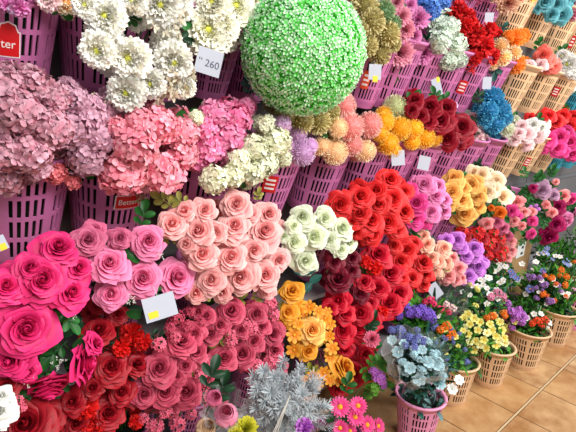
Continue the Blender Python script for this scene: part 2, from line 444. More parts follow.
# top row
B('a1', 0, 446, 'purple', 'at the top under the blue hydrangea'); B('a2', 0, 472, 'purple', 'in the top row behind the pink and cream mum')
B('a3', 0, 500, 'tan', 'first tan one of the top row, right of the purple ones'); B('a4', 0, 524, 'tan', 'of the top row, lower left of the teal roses')
B('a5', 0, 546, 'tan', 'of the top row, red label, straight below the teal roses'); B('a6', 0, 564, 'tan', 'last tan one of the top row, beside the teal basket')
B('a7', 0, 582, 'teal', 'at the right edge of the top row')
# second row
B('b1', 1, 4, 'purple', 'in the top left corner, red label, above mauve hydrangeas', 1.1); B('b2', 1, 100, 'purple', 'under the cream peony at the top left, partly behind white peonies', 1.1)
B('b3', 1, 150, 'purple', 'mostly covered behind the large white peonies'); B('b4', 1, 206, 'purple', 'small one below the price card reading 260', .72, .24)
B('b5', 1, 243, 'purple', 'small one just left of the green flower ball', .8, .24); B('b5b', 1, 292, 'purple', 'mostly covered behind the green flower ball')
B('b6', 1, 355, 'purple', 'just right of the green flower ball, orange label', .95); B('b7', 1, 378, 'purple', 'under the khaki chrysanthemums, card in front')
B('b8', 1, 403, 'purple', 'under the pink chrysanthemums with a red label'); B('b9', 1, 427, 'purple', 'under the orchid-pink chrysanthemums')
B('b10', 1, 450, 'purple', 'under the mint-white hydrangeas'); B('b11', 1, 472, 'purple', 'under the bright red carnations')
B('b12', 1, 500, 'tan', 'under the cream and orange flowers'); B('b13', 1, 523, 'tan', 'just left below the coral roses'); B('b14', 1, 545, 'tan', 'just below the coral roses')
B('b15', 1, 566, 'teal', 'under the white flowers at the right edge')
# third row
B('c1', 2, 16, 'purple', 'at the left edge under the dusty mauve hydrangeas', 1.12); B('c2', 2, 106, 'purple', 'under the small coral hydrangea sprig, showing its red label', 1.1)
B('c3', 2, 188, 'purple', 'under the coral-pink hydrangeas', 1.08); B('c4', 2, 256, 'purple', 'under the cream-white hydrangeas with a red label', 1.05)
B('c5', 2, 306, 'purple', 'under the lilac pompons', 1.05); B('c6', 2, 347, 'purple', 'under the peach pompons', 1.05); B('c7', 2, 377, 'purple', 'under the left half of the yellow pompons')
B('c8', 2, 403, 'purple', 'under the golden pompons with a white card'); B('c9', 2, 427, 'purple', 'right of the golden pompons with a white card')
B('c10', 2, 447, 'purple', 'under the dark red peonies'); B('c11', 2, 466, 'purple', 'under the blush flowers beside the tan baskets')
B('c12', 2, 493, 'tan', 'under the blue chrysanthemums with a red square label'); B('c13', 2, 514, 'tan', 'under the white and pale pink roses'); B('c14', 2, 532, 'tan', 'last tan one before the teal baskets of its row')
B('c15', 2, 548, 'teal', 'first teal one under the magenta roses'); B('c16', 2, 561, 'teal', 'second teal one under the magenta roses'); B('c17', 2, 573, 'teal', 'at the right edge under the magenta roses')
# fourth row
RO = .28; ROWO[3] = RO
for k, (px, d) in enumerate([(20, 'behind the hot pink roses'), (112, 'behind the light pink roses'), (195, 'behind the left peach-pink roses'), (252, 'behind the right peach-pink roses'), (308, 'behind the white-green roses'),
                             (352, 'under the bright red roses'), (384, 'just below the right part of the bright red roses'), (410, 'under the magenta roses'), (433, 'just below the lilac-pink roses'), (455, 'under the golden roses'), (476, 'under the cream roses')]):
    B('d%d' % (k+1), 3, px, 'purple', d, .78 if k < 5 else .92, .27 if k < 5 else None)
for k, (px, d) in enumerate([(20, 'holding the dark red roses at the bottom left'), (118, 'holding the deep red roses and red carnations'), (185, 'holding the left dusty rose bunch'), (245, 'holding the right dusty rose bunch'), (305, 'holding the orange roses'),
                             (350, 'holding the large crimson rose bunch'), (392, 'behind the crimson roses, right part'), (428, 'below the peach roses behind a white card'), (455, 'holding the violet roses'), (486, 'holding the red flowers by the wooden box')]):
    B('e%d' % (k+1), 4, px, 'purple', d, .75, .26)
# floor
B('f1', None, (414, 437), 'pink', 'on the floor under the wrapped pale blue anemones', .93)
B('f2', None, (450, 398), 'tan', 'half hidden behind the pale blue anemones', .93)
B('f3', None, (487, 381), 'tan', 'on the floor under the yellow primroses', .93)
B('f4', None, (522, 364), 'tan', 'on the floor under the violet and red-orange flowers', .98)
B('f5', None, (551, 342), 'tan', 'on the floor under the orange grass flowers')
B('f6', None, (572, 326), 'pink', 'on the floor at the right edge')
B('g1', None, (474, 352), 'tan', 'behind the primrose basket, sunk in foliage', .95)
B('g2', None, (440, 372), 'purple', 'near the wall under the purple statice')
B('g3', None, (506, 332), 'purple', 'near the wall under the small white blossoms')
B('g4', None, (536, 316), 'tan', 'near the wall under the orange and violet meadow flowers')
B('g5', None, (566, 300), 'tan', 'farthest back in the green leaves at the right edge')
B('g6', None, (330, 480), 'purple', 'standing under the pink gerberas', .9)
B('g7', None, (230, 560), 'purple', 'standing under the frosted grey foliage')
B('g8', None, (150, 600), 'purple', 'standing under the wrapped pink bud')
# hanging rails the baskets lean on, fixed to the wall
rail_m = plain((150, 150, 154), .35, .5, name='rail_steel', metal=.8)
for k, z in enumerate(ROWZ):
    x0 = .1 if k else 2.2
    e = empty('hanging_rail', (x0, -WALL, z+.15), 'steel rail on the wall behind the '+ROWN[k]+' of baskets', 'rail', None)
    boxobj('bar', (0, 5.2-x0, -.012, 0, -.012, .012), rail_m, e)
    sh = plain((150, 146, 148), .5, name='grey_board')
    if k in (3, 4):
        sd = empty('wall_shelf', (x0, -WALL, ROWZ[k]-.03), 'narrow grey shelf board under the '+ROWN[k]+' of baskets', 'shelf', None)
        boxobj('board', (0, 5.2-x0, -(.2 if k == 4 else .22), 0, -.015, .0), sh, sd)

# ------------------------------------------------------------------ bouquets
TOC = lambda p: (CAM-p).normalized()
def put(parent, Cb, name, kind, m, p, r, n=None, face=None, w=1., roll=None):
    if n is None:
        d = (p-Cb); d = d.normalized() if d.length > 1e-4 else Vector((0, 0, 1))
        n = d*.75+TOC(p)*w+Vector((0, -.15, .15))
        n += Vector([random.uniform(-.34, .34) for _ in range(3)])
        if face: n += Vector((face[0], 0, face[1]))*1.1
    M = frame(p-Cb, n, r, random.uniform(0, 6) if roll is None else roll)
    o = obj(name, bloom_mesh(kind, m, random.randrange(3)), parent, M); return o
PN = {'rose': 'rose_bloom', 'rosebud': 'rosebud', 'peony': 'peony_bloom', 'pom': 'pompon_bloom', 'mum': 'chrysanthemum_bloom', 'ballmum': 'chrysanthemum_bloom', 'hydr': 'hydrangea_head', 'hydr_fine': 'hydrangea_head',
      'carn': 'carnation_bloom', 'azalea': 'azalea_bloom', 'azcluster': 'azalea_cluster', 'statice': 'blossom_cluster', 'gerbera': 'gerbera_bloom', 'daisy': 'daisy_bloom', 'primrose': 'primrose_bloom', 'anemone': 'anemone_bloom'}
def bouquet(name, label, group, bk, off, sets, cat='bouquet', leaves=6, leafm=None, fill=1., bulge=.07, leafk='leaf', leafs=.09, extra=(), stem=True):
    """sets: list of (kind, material, [(px,py,r[,face])...])"""
    allb = [q for s in sets for q in s[2]]
    mx = sum(q[0] for q in allb)/len(allb); my = sum(q[1] for q in allb)/len(allb)
    dm = max(max(math.hypot(q[0]-mx, q[1]-my) for q in allb)*1.1, 8)
    e_b, Mb, C = BK[bk]
    C = C - Vector((0, 0, .02))
    e = empty(name, C, label, cat, group)
    ends = []
    for kind, m, bl in sets:
        for q in bl:
            d = math.hypot(q[0]-mx, q[1]-my)/dm
            if kind == 'peony': q = (q[0], q[1], q[2]*1.12)
            if kind in ('pom', 'ballmum'): q = (q[0], q[1], q[2]*1.12)
            p = at(q[0], q[1], off+bulge*(math.sqrt(max(0, 1-d*d))-.5)); r = q[2]*depth(p)/F
            n = None
            put(e, C, PN[kind], kind, m, p, r, face=q[3] if len(q) > 3 else None, w=.8 if kind in ('rose', 'gerbera', 'anemone', 'primrose', 'daisy', 'peony') else .6)
            ends.append((p, r))
            for f_ in range(int(fill+random.random())):
                if r < .011: break
                a = random.uniform(0, 2*PI); g = q[2]*(.8+.25*f_)
                p2 = at(q[0]*.88+mx*.12+g*math.cos(a), q[1]*.88+my*.12+g*math.sin(a), off-.045-bulge*.3-.02*f_)
                put(e, C, PN[kind], kind, m, p2, r*.92, w=.3)
    lm = leafm or LEAF
    for k in range(leaves):
        p, r = random.choice(ends); r = max(r, .045 if leaves > 20 else 0)*(random.uniform(.5, 1.5) if leaves > 20 else 1); a = random.uniform(0, 2*PI)
        px = Vector((math.cos(a)*r*1.0, .03+random.uniform(0, .03), math.sin(a)*r*1.0)); q = p+px
        n = (TOC(q)+Vector((random.uniform(-.6, .6), 0, random.uniform(-.3, .7)))).normalized()
        out = Vector((math.cos(a), 0, math.sin(a)))
        x = (out-n*out.dot(n)).normalized(); y = n.cross(x)
        s = leafs*random.uniform(.7, 1.15); pos = q-C-x*s*.35
        M = Matrix(((x.x*s, y.x*s, n.x*s, pos.x), (x.y*s, y.y*s, n.y*s, pos.y), (x.z*s, y.z*s, n.z*s, pos.z), (0, 0, 0, 1)))
        obj('leaf_spray' if leafk == 'leaf' else ('leaf' if leafk == 'oneleaf' else 'twig'), bloom_mesh(leafk, lm, random.randrange(3)), e, M)
    for q in extra:   # (name, kind, mat, px, py, size, off)
        p = at(q[3], q[4], q[6]); s = q[5]*depth(p)/F
        n = (TOC(p)+Vector((random.uniform(-.5, .5), 0, random.uniform(-.2, .6))))
        obj(q[0], bloom_mesh(q[1], q[2], random.randrange(3)), e, frame(p-C, n, s, random.uniform(0, 6)))
    if stem:
        b = MB(); base = Mb @ Vector((0, 0, .03))-C
        for p, r in ends[:40]:
            tip = p-C-(TOC(p)*.4+(p-C).normalized()*.6)*r*.55
            b.add(tube_t([base+Vector((random.uniform(-.03, .03), random.uniform(-.03, .03), 0)), Vector((0, 0, 0))+tip*.12, tip*.6+Vector((0, .02, 0)), tip], .0022, 4), None, STEM)
        o = obj('stem_bundle', b.mesh('stem_bundle'), e); o['kind'] = 'stuff'
    return e

# colours (heart, tip, patches)
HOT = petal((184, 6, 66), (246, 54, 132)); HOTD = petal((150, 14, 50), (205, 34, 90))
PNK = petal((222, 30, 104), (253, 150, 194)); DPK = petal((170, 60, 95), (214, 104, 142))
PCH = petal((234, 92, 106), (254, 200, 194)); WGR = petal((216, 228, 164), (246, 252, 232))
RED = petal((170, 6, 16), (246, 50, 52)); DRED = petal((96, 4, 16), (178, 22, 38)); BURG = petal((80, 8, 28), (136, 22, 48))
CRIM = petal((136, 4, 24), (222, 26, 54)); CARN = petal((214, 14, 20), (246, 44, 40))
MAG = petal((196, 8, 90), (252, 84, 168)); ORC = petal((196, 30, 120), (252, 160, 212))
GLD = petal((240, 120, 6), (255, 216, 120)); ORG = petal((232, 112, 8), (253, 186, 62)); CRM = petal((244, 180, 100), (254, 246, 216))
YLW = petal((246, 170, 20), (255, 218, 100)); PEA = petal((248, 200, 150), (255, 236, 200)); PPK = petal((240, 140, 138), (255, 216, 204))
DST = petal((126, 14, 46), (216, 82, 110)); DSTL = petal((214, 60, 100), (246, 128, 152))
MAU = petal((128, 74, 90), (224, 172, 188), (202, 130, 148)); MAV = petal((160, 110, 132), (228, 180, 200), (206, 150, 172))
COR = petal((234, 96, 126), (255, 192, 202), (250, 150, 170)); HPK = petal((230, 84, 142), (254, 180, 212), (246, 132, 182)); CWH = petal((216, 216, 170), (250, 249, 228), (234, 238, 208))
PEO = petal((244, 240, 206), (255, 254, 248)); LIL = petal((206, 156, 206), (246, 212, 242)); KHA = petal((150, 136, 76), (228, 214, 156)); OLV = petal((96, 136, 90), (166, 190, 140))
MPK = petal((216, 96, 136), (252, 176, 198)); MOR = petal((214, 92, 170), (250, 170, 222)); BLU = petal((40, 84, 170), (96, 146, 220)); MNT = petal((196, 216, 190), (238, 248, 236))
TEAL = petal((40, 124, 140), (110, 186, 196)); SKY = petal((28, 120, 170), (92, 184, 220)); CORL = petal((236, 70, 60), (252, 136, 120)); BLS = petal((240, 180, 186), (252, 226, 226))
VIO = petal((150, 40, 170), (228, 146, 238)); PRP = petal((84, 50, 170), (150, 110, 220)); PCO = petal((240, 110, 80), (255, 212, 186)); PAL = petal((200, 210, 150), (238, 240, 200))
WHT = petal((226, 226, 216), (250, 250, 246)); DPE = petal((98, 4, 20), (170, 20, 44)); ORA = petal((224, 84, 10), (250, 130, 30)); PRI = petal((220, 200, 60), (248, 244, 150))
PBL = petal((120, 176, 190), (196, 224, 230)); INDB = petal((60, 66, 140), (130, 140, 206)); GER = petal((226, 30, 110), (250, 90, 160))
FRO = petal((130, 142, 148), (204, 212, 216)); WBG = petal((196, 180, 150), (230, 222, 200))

b = bouquet
# --- second row, upper left
b('pink_flower_bunch', 'lilac pink small-flowered bunch at the very top left above the red label', 'bunches at the top left', 'b1', .42, [('carn', MOR, [(20, 8, 10), (4, 4, 9), (32, -2, 9)]), ('carn', LIL, [(12, 10, 5)])], leaves=0, extra=[('filler_twig', 'sprig', WBG, 15, 14, 8, .42)])
b('peony_bouquet', 'pale pink and cream peonies cut off by the top edge, left', 'bunches at the top left', 'b2', .42, [('peony', BLS, [(47, -4, 14), (34, -10, 10)]), ('carn', CRM, [(66, 4, 11), (78, 6, 8)])], leaves=2)
b('peony_bouquet', 'large white peony bouquet with yellow-green centres, left of the 260 card', 'white peony bouquets', 'b3', .52,
  [('peony', PEO, [(105, 16, 19), (160, 4, 22), (97, 51, 17), (129, 58, 20), (174, 62, 18), (126, 93, 18), (150, 84, 14), (132, 0, 14), (186, 88, 10), (85, 5, 12)])], leaves=4, leafk='sprig', leafm=WBG,
  extra=[('filler_twig', 'sprig', WBG, 96, 100, 16, .47), ('filler_twig', 'sprig', WBG, 172, 92, 18, .47), ('filler_twig', 'sprig', WBG, 190, 76, 14, .47), ('filler_twig', 'sprig', WBG, 182, 14, 18, .5), ('filler_twig', 'sprig', WBG, 132, 8, 16, .53), ('leaf_spray', 'leaf', LEAF, 118, 22, 26, .47), ('leaf_spray', 'leaf', LEAFD, 168, 32, 28, .45), ('leaf_spray', 'leaf', LEAFD, 192, 30, 24, .45)], bulge=.05)
b('peony_bouquet', 'cream white full peonies hanging right above the 260 card', 'white peony bouquets', 'b4', .47,
  [('peony', petal((246, 240, 200), (255, 253, 238)), [(208, 30, 24), (236, 6, 19), (212, 2, 17), (224, 26, 15)])], leaves=3, extra=[('filler_twig', 'sprig', KHA, 245, 25, 14, .42), ('filler_twig', 'sprig', KHA, 250, 6, 16, .42)], bulge=.04)
# the green ball
p0 = at(303, 52, .55); R0 = 61*depth(p0)/F
ge = empty('flower_ball', p0, 'big round green and white ball of tiny artificial blossoms', 'flower ball')
GRN = petal((50, 176, 36), (110, 232, 84), None, .25); GW = petal((90, 220, 80), (248, 253, 245), None, .3)
m1 = MB(); m1.add(sphere_t(R0*.9, 32), None, GRN, 0, .1); obj('core', m1.mesh('core'), ge)
m2 = MB(); tt = [petal_t(1, .5, .9, .2, -.6, .65, 2, 2, 0, .05), petal_t(1, .55, .75, .5, -.3, .65, 2, 2, 0, .05)]; lf = petal_t(1, .3, .7, .5, .4, .5, 2, 3)
for i, v in enumerate(fib(2100, -1)):
    w = (v+Vector([random.uniform(-.35, .35) for _ in range(3)])).normalized(); g = random.uniform(.95, 1.02)
    M = frame(v*R0*g, w, R0*.048*random.uniform(.8, 1.2), random.uniform(0, 6)); t = random.choice(tt); pa_ = random.uniform(-.6, .12)
    for k in range(4): m2.add(t, M @ rz(k*PI/2), GW, 1.25, pa_)
    if i % 2 == 0: m2.add(lf, frame(v*R0*.9, w, R0*.12, random.uniform(0, 6)), GRN)
o = obj('tiny_blossoms', m2.mesh('tiny_blossoms'), ge); o['kind'] = 'stuff'
m3 = MB(); Cb = BK['b5b'][1] @ Vector((0, 0, .03)); m3.add(tube_t([Cb-p0, (Cb-p0)*.5+Vector((0, .05, 0)), Vector((0, .02, -R0*.5))], .005, 6), None, STEM); obj('stem', m3.mesh('stem'), ge)

b('chrysanthemum_bouquet', 'khaki and olive chrysanthemums at the top right of the green ball', 'chrysanthemum bouquets of the second row', 'b7', .42,
  [('ballmum', KHA, [(366, 8, 13), (372, 22, 13), (388, 34, 12), (367, 46, 11), (380, 54, 11), (392, 44, 9), (360, 30, 9)]), ('ballmum', OLV, [(384, 12, 11), (394, 24, 8)])], leaves=2)
b('chrysanthemum_bouquet', 'rose pink chrysanthemums between khaki and orchid ones', 'chrysanthemum bouquets of the second row', 'b8', .42, [('mum', MPK, [(401, 53, 15), (402, 16, 11), (405, 30, 11), (396, 2, 9)])], leaves=3)
b('chrysanthemum_bouquet', 'orchid-pink chrysanthemums left of the mint-white hydrangeas', 'chrysanthemum bouquets of the second row', 'b9', .40, [('mum', MOR, [(418, 18, 13), (423, 52, 14), (414, 36, 9), (410, 4, 8)])], leaves=3, leafm=LEAFD)
b('hydrangea_bunch', 'blue hydrangea bunch at the top edge', None, 'a1', .42, [('hydr_fine', BLU, [(430, 10, 11), (441, 2, 10), (421, 0, 8)])], leaves=1)
b('hydrangea_bunch', 'mint-white hydrangeas left of the red carnations', None, 'b10', .42, [('hydr_fine', MNT, [(448, 28, 12), (440, 42, 12), (455, 45, 12), (448, 60, 11), (437, 22, 8), (460, 60, 8)])], leaves=3, leafk='sprig', leafm=MNT)
b('carnation_bouquet', 'bright red carnations between mint-white and yellow flowers', None, 'b11', .42, [('carn', RED, [(458, 10, 10), (468, 18, 10), (474, 34, 12), (488, 32, 10), (483, 47, 12), (490, 56, 10), (474, 58, 9), (465, 26, 9)])], leaves=2, extra=[('filler_twig', 'sprig', RED, 470, 70, 10, .38)])
b('mixed_bouquet', 'cream and orange chrysanthemums right of the red carnations', None, 'b12', .40, [('ballmum', CRM, [(500, 46, 8), (503, 58, 8), (514, 53, 7), (493, 64, 6)]), ('ballmum', petal((240, 120, 20), (252, 176, 80)), [(516, 38, 9), (516, 65, 9), (508, 36, 6)])], leaves=4, leafm=LEAFT)
b('rose_bouquet', 'coral roses on the tan baskets right of the orange chrysanthemums', None, 'b13', .40, [('rose', CORL, [(543, 55, 8), (552, 66, 8), (548, 60, 8)]), ('rose', BLS, [(541, 64, 6), (558, 70, 7), (529, 66, 6)])], leaves=4)
b('peony_bouquet', 'white peonies at the right edge beside the coral roses', None, 'b14', .40, [('peony', WHT, [(567, 64, 10), (576, 70, 9), (573, 84, 8), (562, 56, 6)])], leaves=2)
b('mixed_bouquet', 'small white carnations and pink flower at the far right end of the second row', None, 'b15', .36, [('carn', BLS, [(578, 84, 6), (584, 80, 6)])], leaves=1)
# top row
b('chrysanthemum_bouquet', 'pink and cream chrysanthemum in the top row above the tan baskets', None, 'a3', .42, [('mum', petal((236, 70, 100), (252, 214, 180)), [(508, 4, 12), (520, -4, 10), (498, -6, 10)]), ('mum', YLW, [(533, -3, 6)])], leaves=1)
b('rose_bouquet', 'teal roses at the top right', None, 'a5', .42, [('rose', TEAL, [(545, 2, 8), (556, 4, 9), (566, -2, 9), (561, 15, 9), (538, 8, 5), (552, 14, 7)])], leaves=1, leafm=LEAFT)
b('rose_bouquet', 'pale pink flowers at the top right corner beside the teal roses', None, 'a6', .40, [('carn', petal((230, 120, 150), (246, 180, 200)), [(574, 14, 8), (580, 2, 8)])], leaves=0)
b('carnation_bouquet', 'dark pink blossoms at the top edge behind the red carnations', None, 'a2', .40, [('carn', DPK, [(478, -6, 8), (466, -4, 7)])], leaves=0)
# --- third row
b('hydrangea_bunch', 'dusty mauve hydrangeas filling the left edge', 'hydrangea bunches of the third row', 'c1', .50, [('hydr', MAU, [(6, 84, 22), (34, 86, 18), (54, 98, 16), (14, 112, 26), (48, 128, 22), (28, 152, 22), (2, 150, 22), (8, 176, 16), (36, 168, 14)])], leaves=0, bulge=.08)
b('hydrangea_bunch', 'purple-mauve hydrangeas right of the dusty mauve ones', 'hydrangea bunches of the third row', 'c2', .46, [('hydr', MAV, [(72, 100, 17), (92, 112, 18), (72, 128, 20), (96, 138, 18), (85, 158, 18), (66, 84, 8), (110, 108, 14)]), ('hydr', petal((206, 70, 90), (246, 146, 150)), [(56, 173, 11), (73, 181, 8)])], leaves=1, bulge=.06)
b('hydrangea_bunch', 'coral-pink hydrangea heads above the second and third baskets', 'hydrangea bunches of the third row', 'c3', .50, [('hydr', COR, [(124, 172, 24), (136, 146, 22), (160, 126, 18), (182, 132, 16), (164, 172, 20), (140, 124, 16), (182, 155, 16), (120, 128, 12)])], leaves=1, bulge=.07,
  extra=[('filler_twig', 'sprig', KHA, 142, 200, 12, .42)])
b('hydrangea_bunch', 'bright pink hydrangeas left of the cream-white heads', 'hydrangea bunches of the third row', 'c4', .48, [('hydr', HPK, [(214, 114, 15), (236, 118, 15), (210, 148, 14), (228, 138, 17), (206, 128, 13), (230, 155, 13), (246, 108, 10), (200, 160, 12)])], leaves=1, bulge=.05)
b('hydrangea_bunch', 'cream-white hydrangeas hanging over a red-labelled purple basket', 'hydrangea bunches of the third row', 'c4', .52, [('hydr', CWH, [(214, 180, 14), (232, 176, 12), (252, 172, 13), (254, 148, 14), (276, 142, 15), (266, 164, 13), (240, 160, 12), (266, 124, 9), (196, 118, 8), (283, 158, 9)]), ('hydr_fine', LIL, [(283, 124, 9)])], leaves=1, bulge=.04, extra=[('leaf_spray', 'leaf', LEAFT, 250, 98, 22, .44)])
b('pompon_bouquet', 'lilac pompons between cream hydrangeas and peach pompons', 'pompon bouquets of the third row', 'c5', .45, [('pom', LIL, [(302, 153, 13), (296, 134, 11), (288, 146, 10), (310, 146, 8)]), ('ballmum', PEA, [(318, 147, 9)])], leaves=0)
b('chrysanthemum_bouquet', 'khaki chrysanthemums under the lower edge of the green ball', None, 'c5', .43, [('ballmum', KHA, [(282, 116, 11), (300, 122, 13), (318, 122, 13), (272, 104, 9), (330, 112, 10)]), ('ballmum', petal((180, 160, 90), (226, 206, 140)), [(330, 122, 9), (334, 136, 8)])], leaves=2)
b('pompon_bouquet', 'pink and peach pompons left of the golden ones', 'pompon bouquets of the third row', 'c6', .45, [('pom', PPK, [(344, 106, 12), (350, 127, 14), (369, 125, 13), (352, 145, 11)]), ('pom', PEA, [(335, 152, 13), (365, 151, 11), (322, 146, 9), (338, 128, 10)])], leaves=0)
b('pompon_bouquet', 'golden yellow pompons above two white cards, left clump', 'pompon bouquets of the third row', 'c7', .44, [('pom', YLW, [(384, 122, 10), (399, 129, 12), (388, 144, 11), (394, 152, 8), (380, 134, 8)])], leaves=1)
b('pompon_bouquet', 'golden yellow pompons beside the dark red peonies, right clump', 'pompon bouquets of the third row', 'c8', .43, [('pom', YLW, [(413, 129, 10), (412, 142, 8), (424, 138, 11), (434, 139, 8), (404, 124, 6)])], leaves=2)
b('pompon_bouquet', 'pale green pompons behind the golden ones', 'pompon bouquets of the third row', 'c9', .36, [('pom', PAL, [(395, 107, 12), (408, 113, 9), (389, 112, 8)]), ('pom', LIL, [(420, 120, 9)])], leaves=1)
b('peony_bouquet', 'dark red peonies beside the blue chrysanthemums', None, 'c10', .44, [('rose', DPE, [(440, 121, 12), (461, 127, 13), (447, 139, 11), (414, 100, 9), (430, 107, 10), (420, 116, 8), (446, 108, 9), (462, 140, 9), (428, 122, 8), (412, 110, 7)])], leaves=4, extra=[('filler_twig', 'statice', LIL, 452, 106, 6, .43)])
b('carnation_bouquet', 'blush flowers between dark red peonies and blue chrysanthemums', None, 'c11', .38, [('carn', BLS, [(478, 138, 7), (477, 126, 7), (484, 140, 6), (473, 118, 6)])], leaves=2)
b('chrysanthemum_bouquet', 'sky blue chrysanthemums above the tan basket with red label', None, 'c12', .42, [('ballmum', SKY, [(492, 98, 11), (488, 112, 10), (499, 110, 11), (494, 124, 10), (503, 118, 9), (484, 121, 8)])], leaves=5, leafm=LEAFD)
b('chrysanthemum_bouquet', 'cream-white ruffled flowers right of the sky blue ones', None, 'c13', .39, [('carn', petal((220, 224, 190), (250, 250, 232)), [(507, 130, 8), (514, 122, 7), (504, 138, 6), (516, 130, 7)])], leaves=1)
b('rose_bouquet', 'pale pink roses above the tan baskets of the third row', None, 'c13', .42, [('rose', BLS, [(514, 140, 6), (526, 134, 8), (527, 145, 6), (519, 133, 6), (536, 136, 7), (522, 126, 6)]), ('rose', WHT, [(533, 125, 7), (542, 128, 7), (546, 123, 5)])], leaves=1)
b('rose_bouquet', 'red roses behind the magenta ones at the right edge', None, 'c16', .36, [('rose', RED, [(548, 116, 7), (556, 122, 8), (540, 121, 6), (568, 126, 8), (573, 118, 8), (562, 116, 7), (578, 128, 7), (530, 118, 5)])], leaves=2)
b('rose_bouquet', 'magenta roses over the teal baskets at the right edge', None, 'c16', .42, [('rose', MAG, [(548, 140, 8), (560, 137, 8), (557, 148, 8), (570, 142, 8), (572, 154, 8), (545, 147, 6), (566, 132, 6), (563, 152, 6)])], leaves=0)
# --- fourth row
b('rose_bouquet', 'hot pink large roses at the left edge with green leaves', 'rose bouquets of the fourth row', 'd1', .52,
  [('rose', HOT, [(41, 279, 25), (71, 292, 18), (26, 328, 27), (58, 247, 19, (0, .6)), (10, 361, 18, (-.4, 0)), (50, 388, 22, (-.2, -1.2)), (86, 364, 19, (1.3, -.3)), (96, 343, 11, (.8, .8)), (30, 268, 16), (6, 286, 17), (78, 268, 15), (28, 372, 12)]),], leaves=0, fill=.4,
  extra=[('leaf_spray', 'leaf', LEAF, 60, 308, 30, .5), ('leaf_spray', 'leaf', LEAF, 68, 340, 34, .48), ('leaf_spray', 'leaf', LEAF, 56, 352, 34, .47), ('leaf_spray', 'leaf', LEAF, 40, 366, 32, .47), ('leaf_spray', 'leaf', LEAF, 72, 370, 26, .47), ('leaf_spray', 'leaf', LEAF, 62, 322, 32, .48), ('leaf_spray', 'leaf', LEAF, 20, 266, 22, .5), ('leaf_spray', 'leaf', LEAF, 52, 264, 22, .48),
         ('leaf', 'oneleaf', LEAF, 58, 306, 22, .53), ('leaf', 'oneleaf', LEAF, 46, 352, 22, .51), ('leaf', 'oneleaf', LEAF, 72, 346, 24, .50), ('leaf', 'oneleaf', LEAFD, 64, 362, 26, .48), ('leaf', 'oneleaf', LEAFD, 80, 318, 26, .46), ('leaf', 'oneleaf', LEAFD, 56, 330, 28, .46), ('leaf', 'oneleaf', LEAFD, 70, 330, 28, .46), ('leaf_spray', 'leaf', LEAFB, 76, 322, 24, .51), ('leaf_spray', 'leaf', LEAFD, 90, 302, 26, .45), ('filler_flowers', 'gyp', WHITE, 57, 362, 11, .5), ('filler_flowers', 'gyp', WHITE, 31, 382, 11, .52), ('filler_flowers', 'gyp', WHITE, 70, 318, 9, .52)], bulge=.06)
b('rose_bouquet', 'light pink large roses with a white price card below', 'rose bouquets of the fourth row', 'd2', .52,
  [('rose', PNK, [(109, 263, 18), (111, 294, 15), (142, 278, 19), (177, 277, 18), (148, 241, 16)]), ('rose', DPK, [(88, 240, 14), (120, 238, 10)])], leaves=3, fill=.3,
  extra=[('filler_flowers', 'gyp', WHITE, 158, 258, 9, .54), ('filler_flowers', 'gyp', WHITE, 130, 300, 9, .54), ('leaf_spray', 'leaf', LEAF, 160, 262, 20, .5), ('leaf_spray', 'leaf', LEAF, 150, 300, 20, .52), ('leaf', 'oneleaf', LEAF, 126, 312, 16, .5), ('leaf_spray', 'leaf', LEAF, 165, 300, 16, .53)], bulge=.05)
b('rose_bouquet', 'peach-pink roses in a wide dense bouquet at the centre left', 'rose bouquets of the fourth row', 'd4', .52,
  [('rose', PCH, [(172, 224, 14), (198, 231, 15), (215, 233, 11), (234, 226, 15), (264, 231, 17), (202, 254, 15), (231, 257, 15), (254, 250, 12), (240, 277, 17), (265, 275, 15), (211, 280, 14), (196, 293, 11), (279, 260, 11), (236, 204, 14), (268, 214, 13), (205, 210, 12), (250, 213, 10), (184, 211, 10), (268, 291, 9), (222, 293, 10), (186, 244, 9)])], leaves=8, leafm=petal((120, 130, 60), (190, 180, 90)), leafs=.06, fill=.8, bulge=.07)
b('rose_bouquet', 'white roses with a green tint right of the peach-pink ones', 'rose bouquets of the fourth row', 'd5', .50,
  [('rose', WGR, [(302, 217, 12), (325, 218, 10), (342, 228, 13), (294, 242, 12), (314, 237, 12), (329, 240, 9), (305, 261, 12), (349, 243, 9), (341, 250, 8), (294, 226, 8), (284, 236, 7)])], leaves=3, leafm=LEAFB, leafs=.05, fill=.6,
  extra=[('leaf', 'oneleaf', LEAFT, 312, 282, 14, .45), ('leaf', 'oneleaf', LEAFT, 322, 275, 14, .45), ('leaf', 'oneleaf', LEAFT, 316, 270, 14, .46), ('leaf', 'oneleaf', LEAFT, 306, 276, 14, .45)])
b('rose_bouquet', 'bright scarlet roses below the peach and golden pompons', 'rose bouquets of the fourth row', 'd6', .50,
  [('rose', RED, [(340, 204, 13), (360, 196, 12), (370, 220, 14), (378, 204, 11), (372, 235, 11), (359, 213, 11), (392, 199, 14), (390, 179, 11), (376, 190, 10), (404, 211, 11), (388, 222, 11), (397, 229, 10), (404, 192, 9), (352, 222, 9), (356, 232, 8)])], leaves=3, fill=.7)
b('rose_bouquet', 'magenta and lilac-pink roses left of the golden roses', 'rose bouquets of the fourth row', 'd8', .46,
  [('rose', ORC, [(424, 184, 10), (436, 196, 8), (431, 212, 9), (444, 211, 8), (438, 186, 8), (445, 200, 7)]), ('rose', MAG, [(416, 203, 11), (415, 217, 10), (410, 190, 8), (424, 222, 7)])], leaves=1, fill=.8)
b('rose_bouquet', 'golden orange-yellow roses left of the cream ones', 'rose bouquets of the fourth row', 'd10', .44,
  [('rose', GLD, [(454, 178, 9), (452, 192, 10), (471, 185, 10), (462, 200, 9), (477, 196, 9), (464, 214, 11), (478, 207, 8), (450, 204, 7), (463, 188, 7)])], leaves=3, fill=.8)
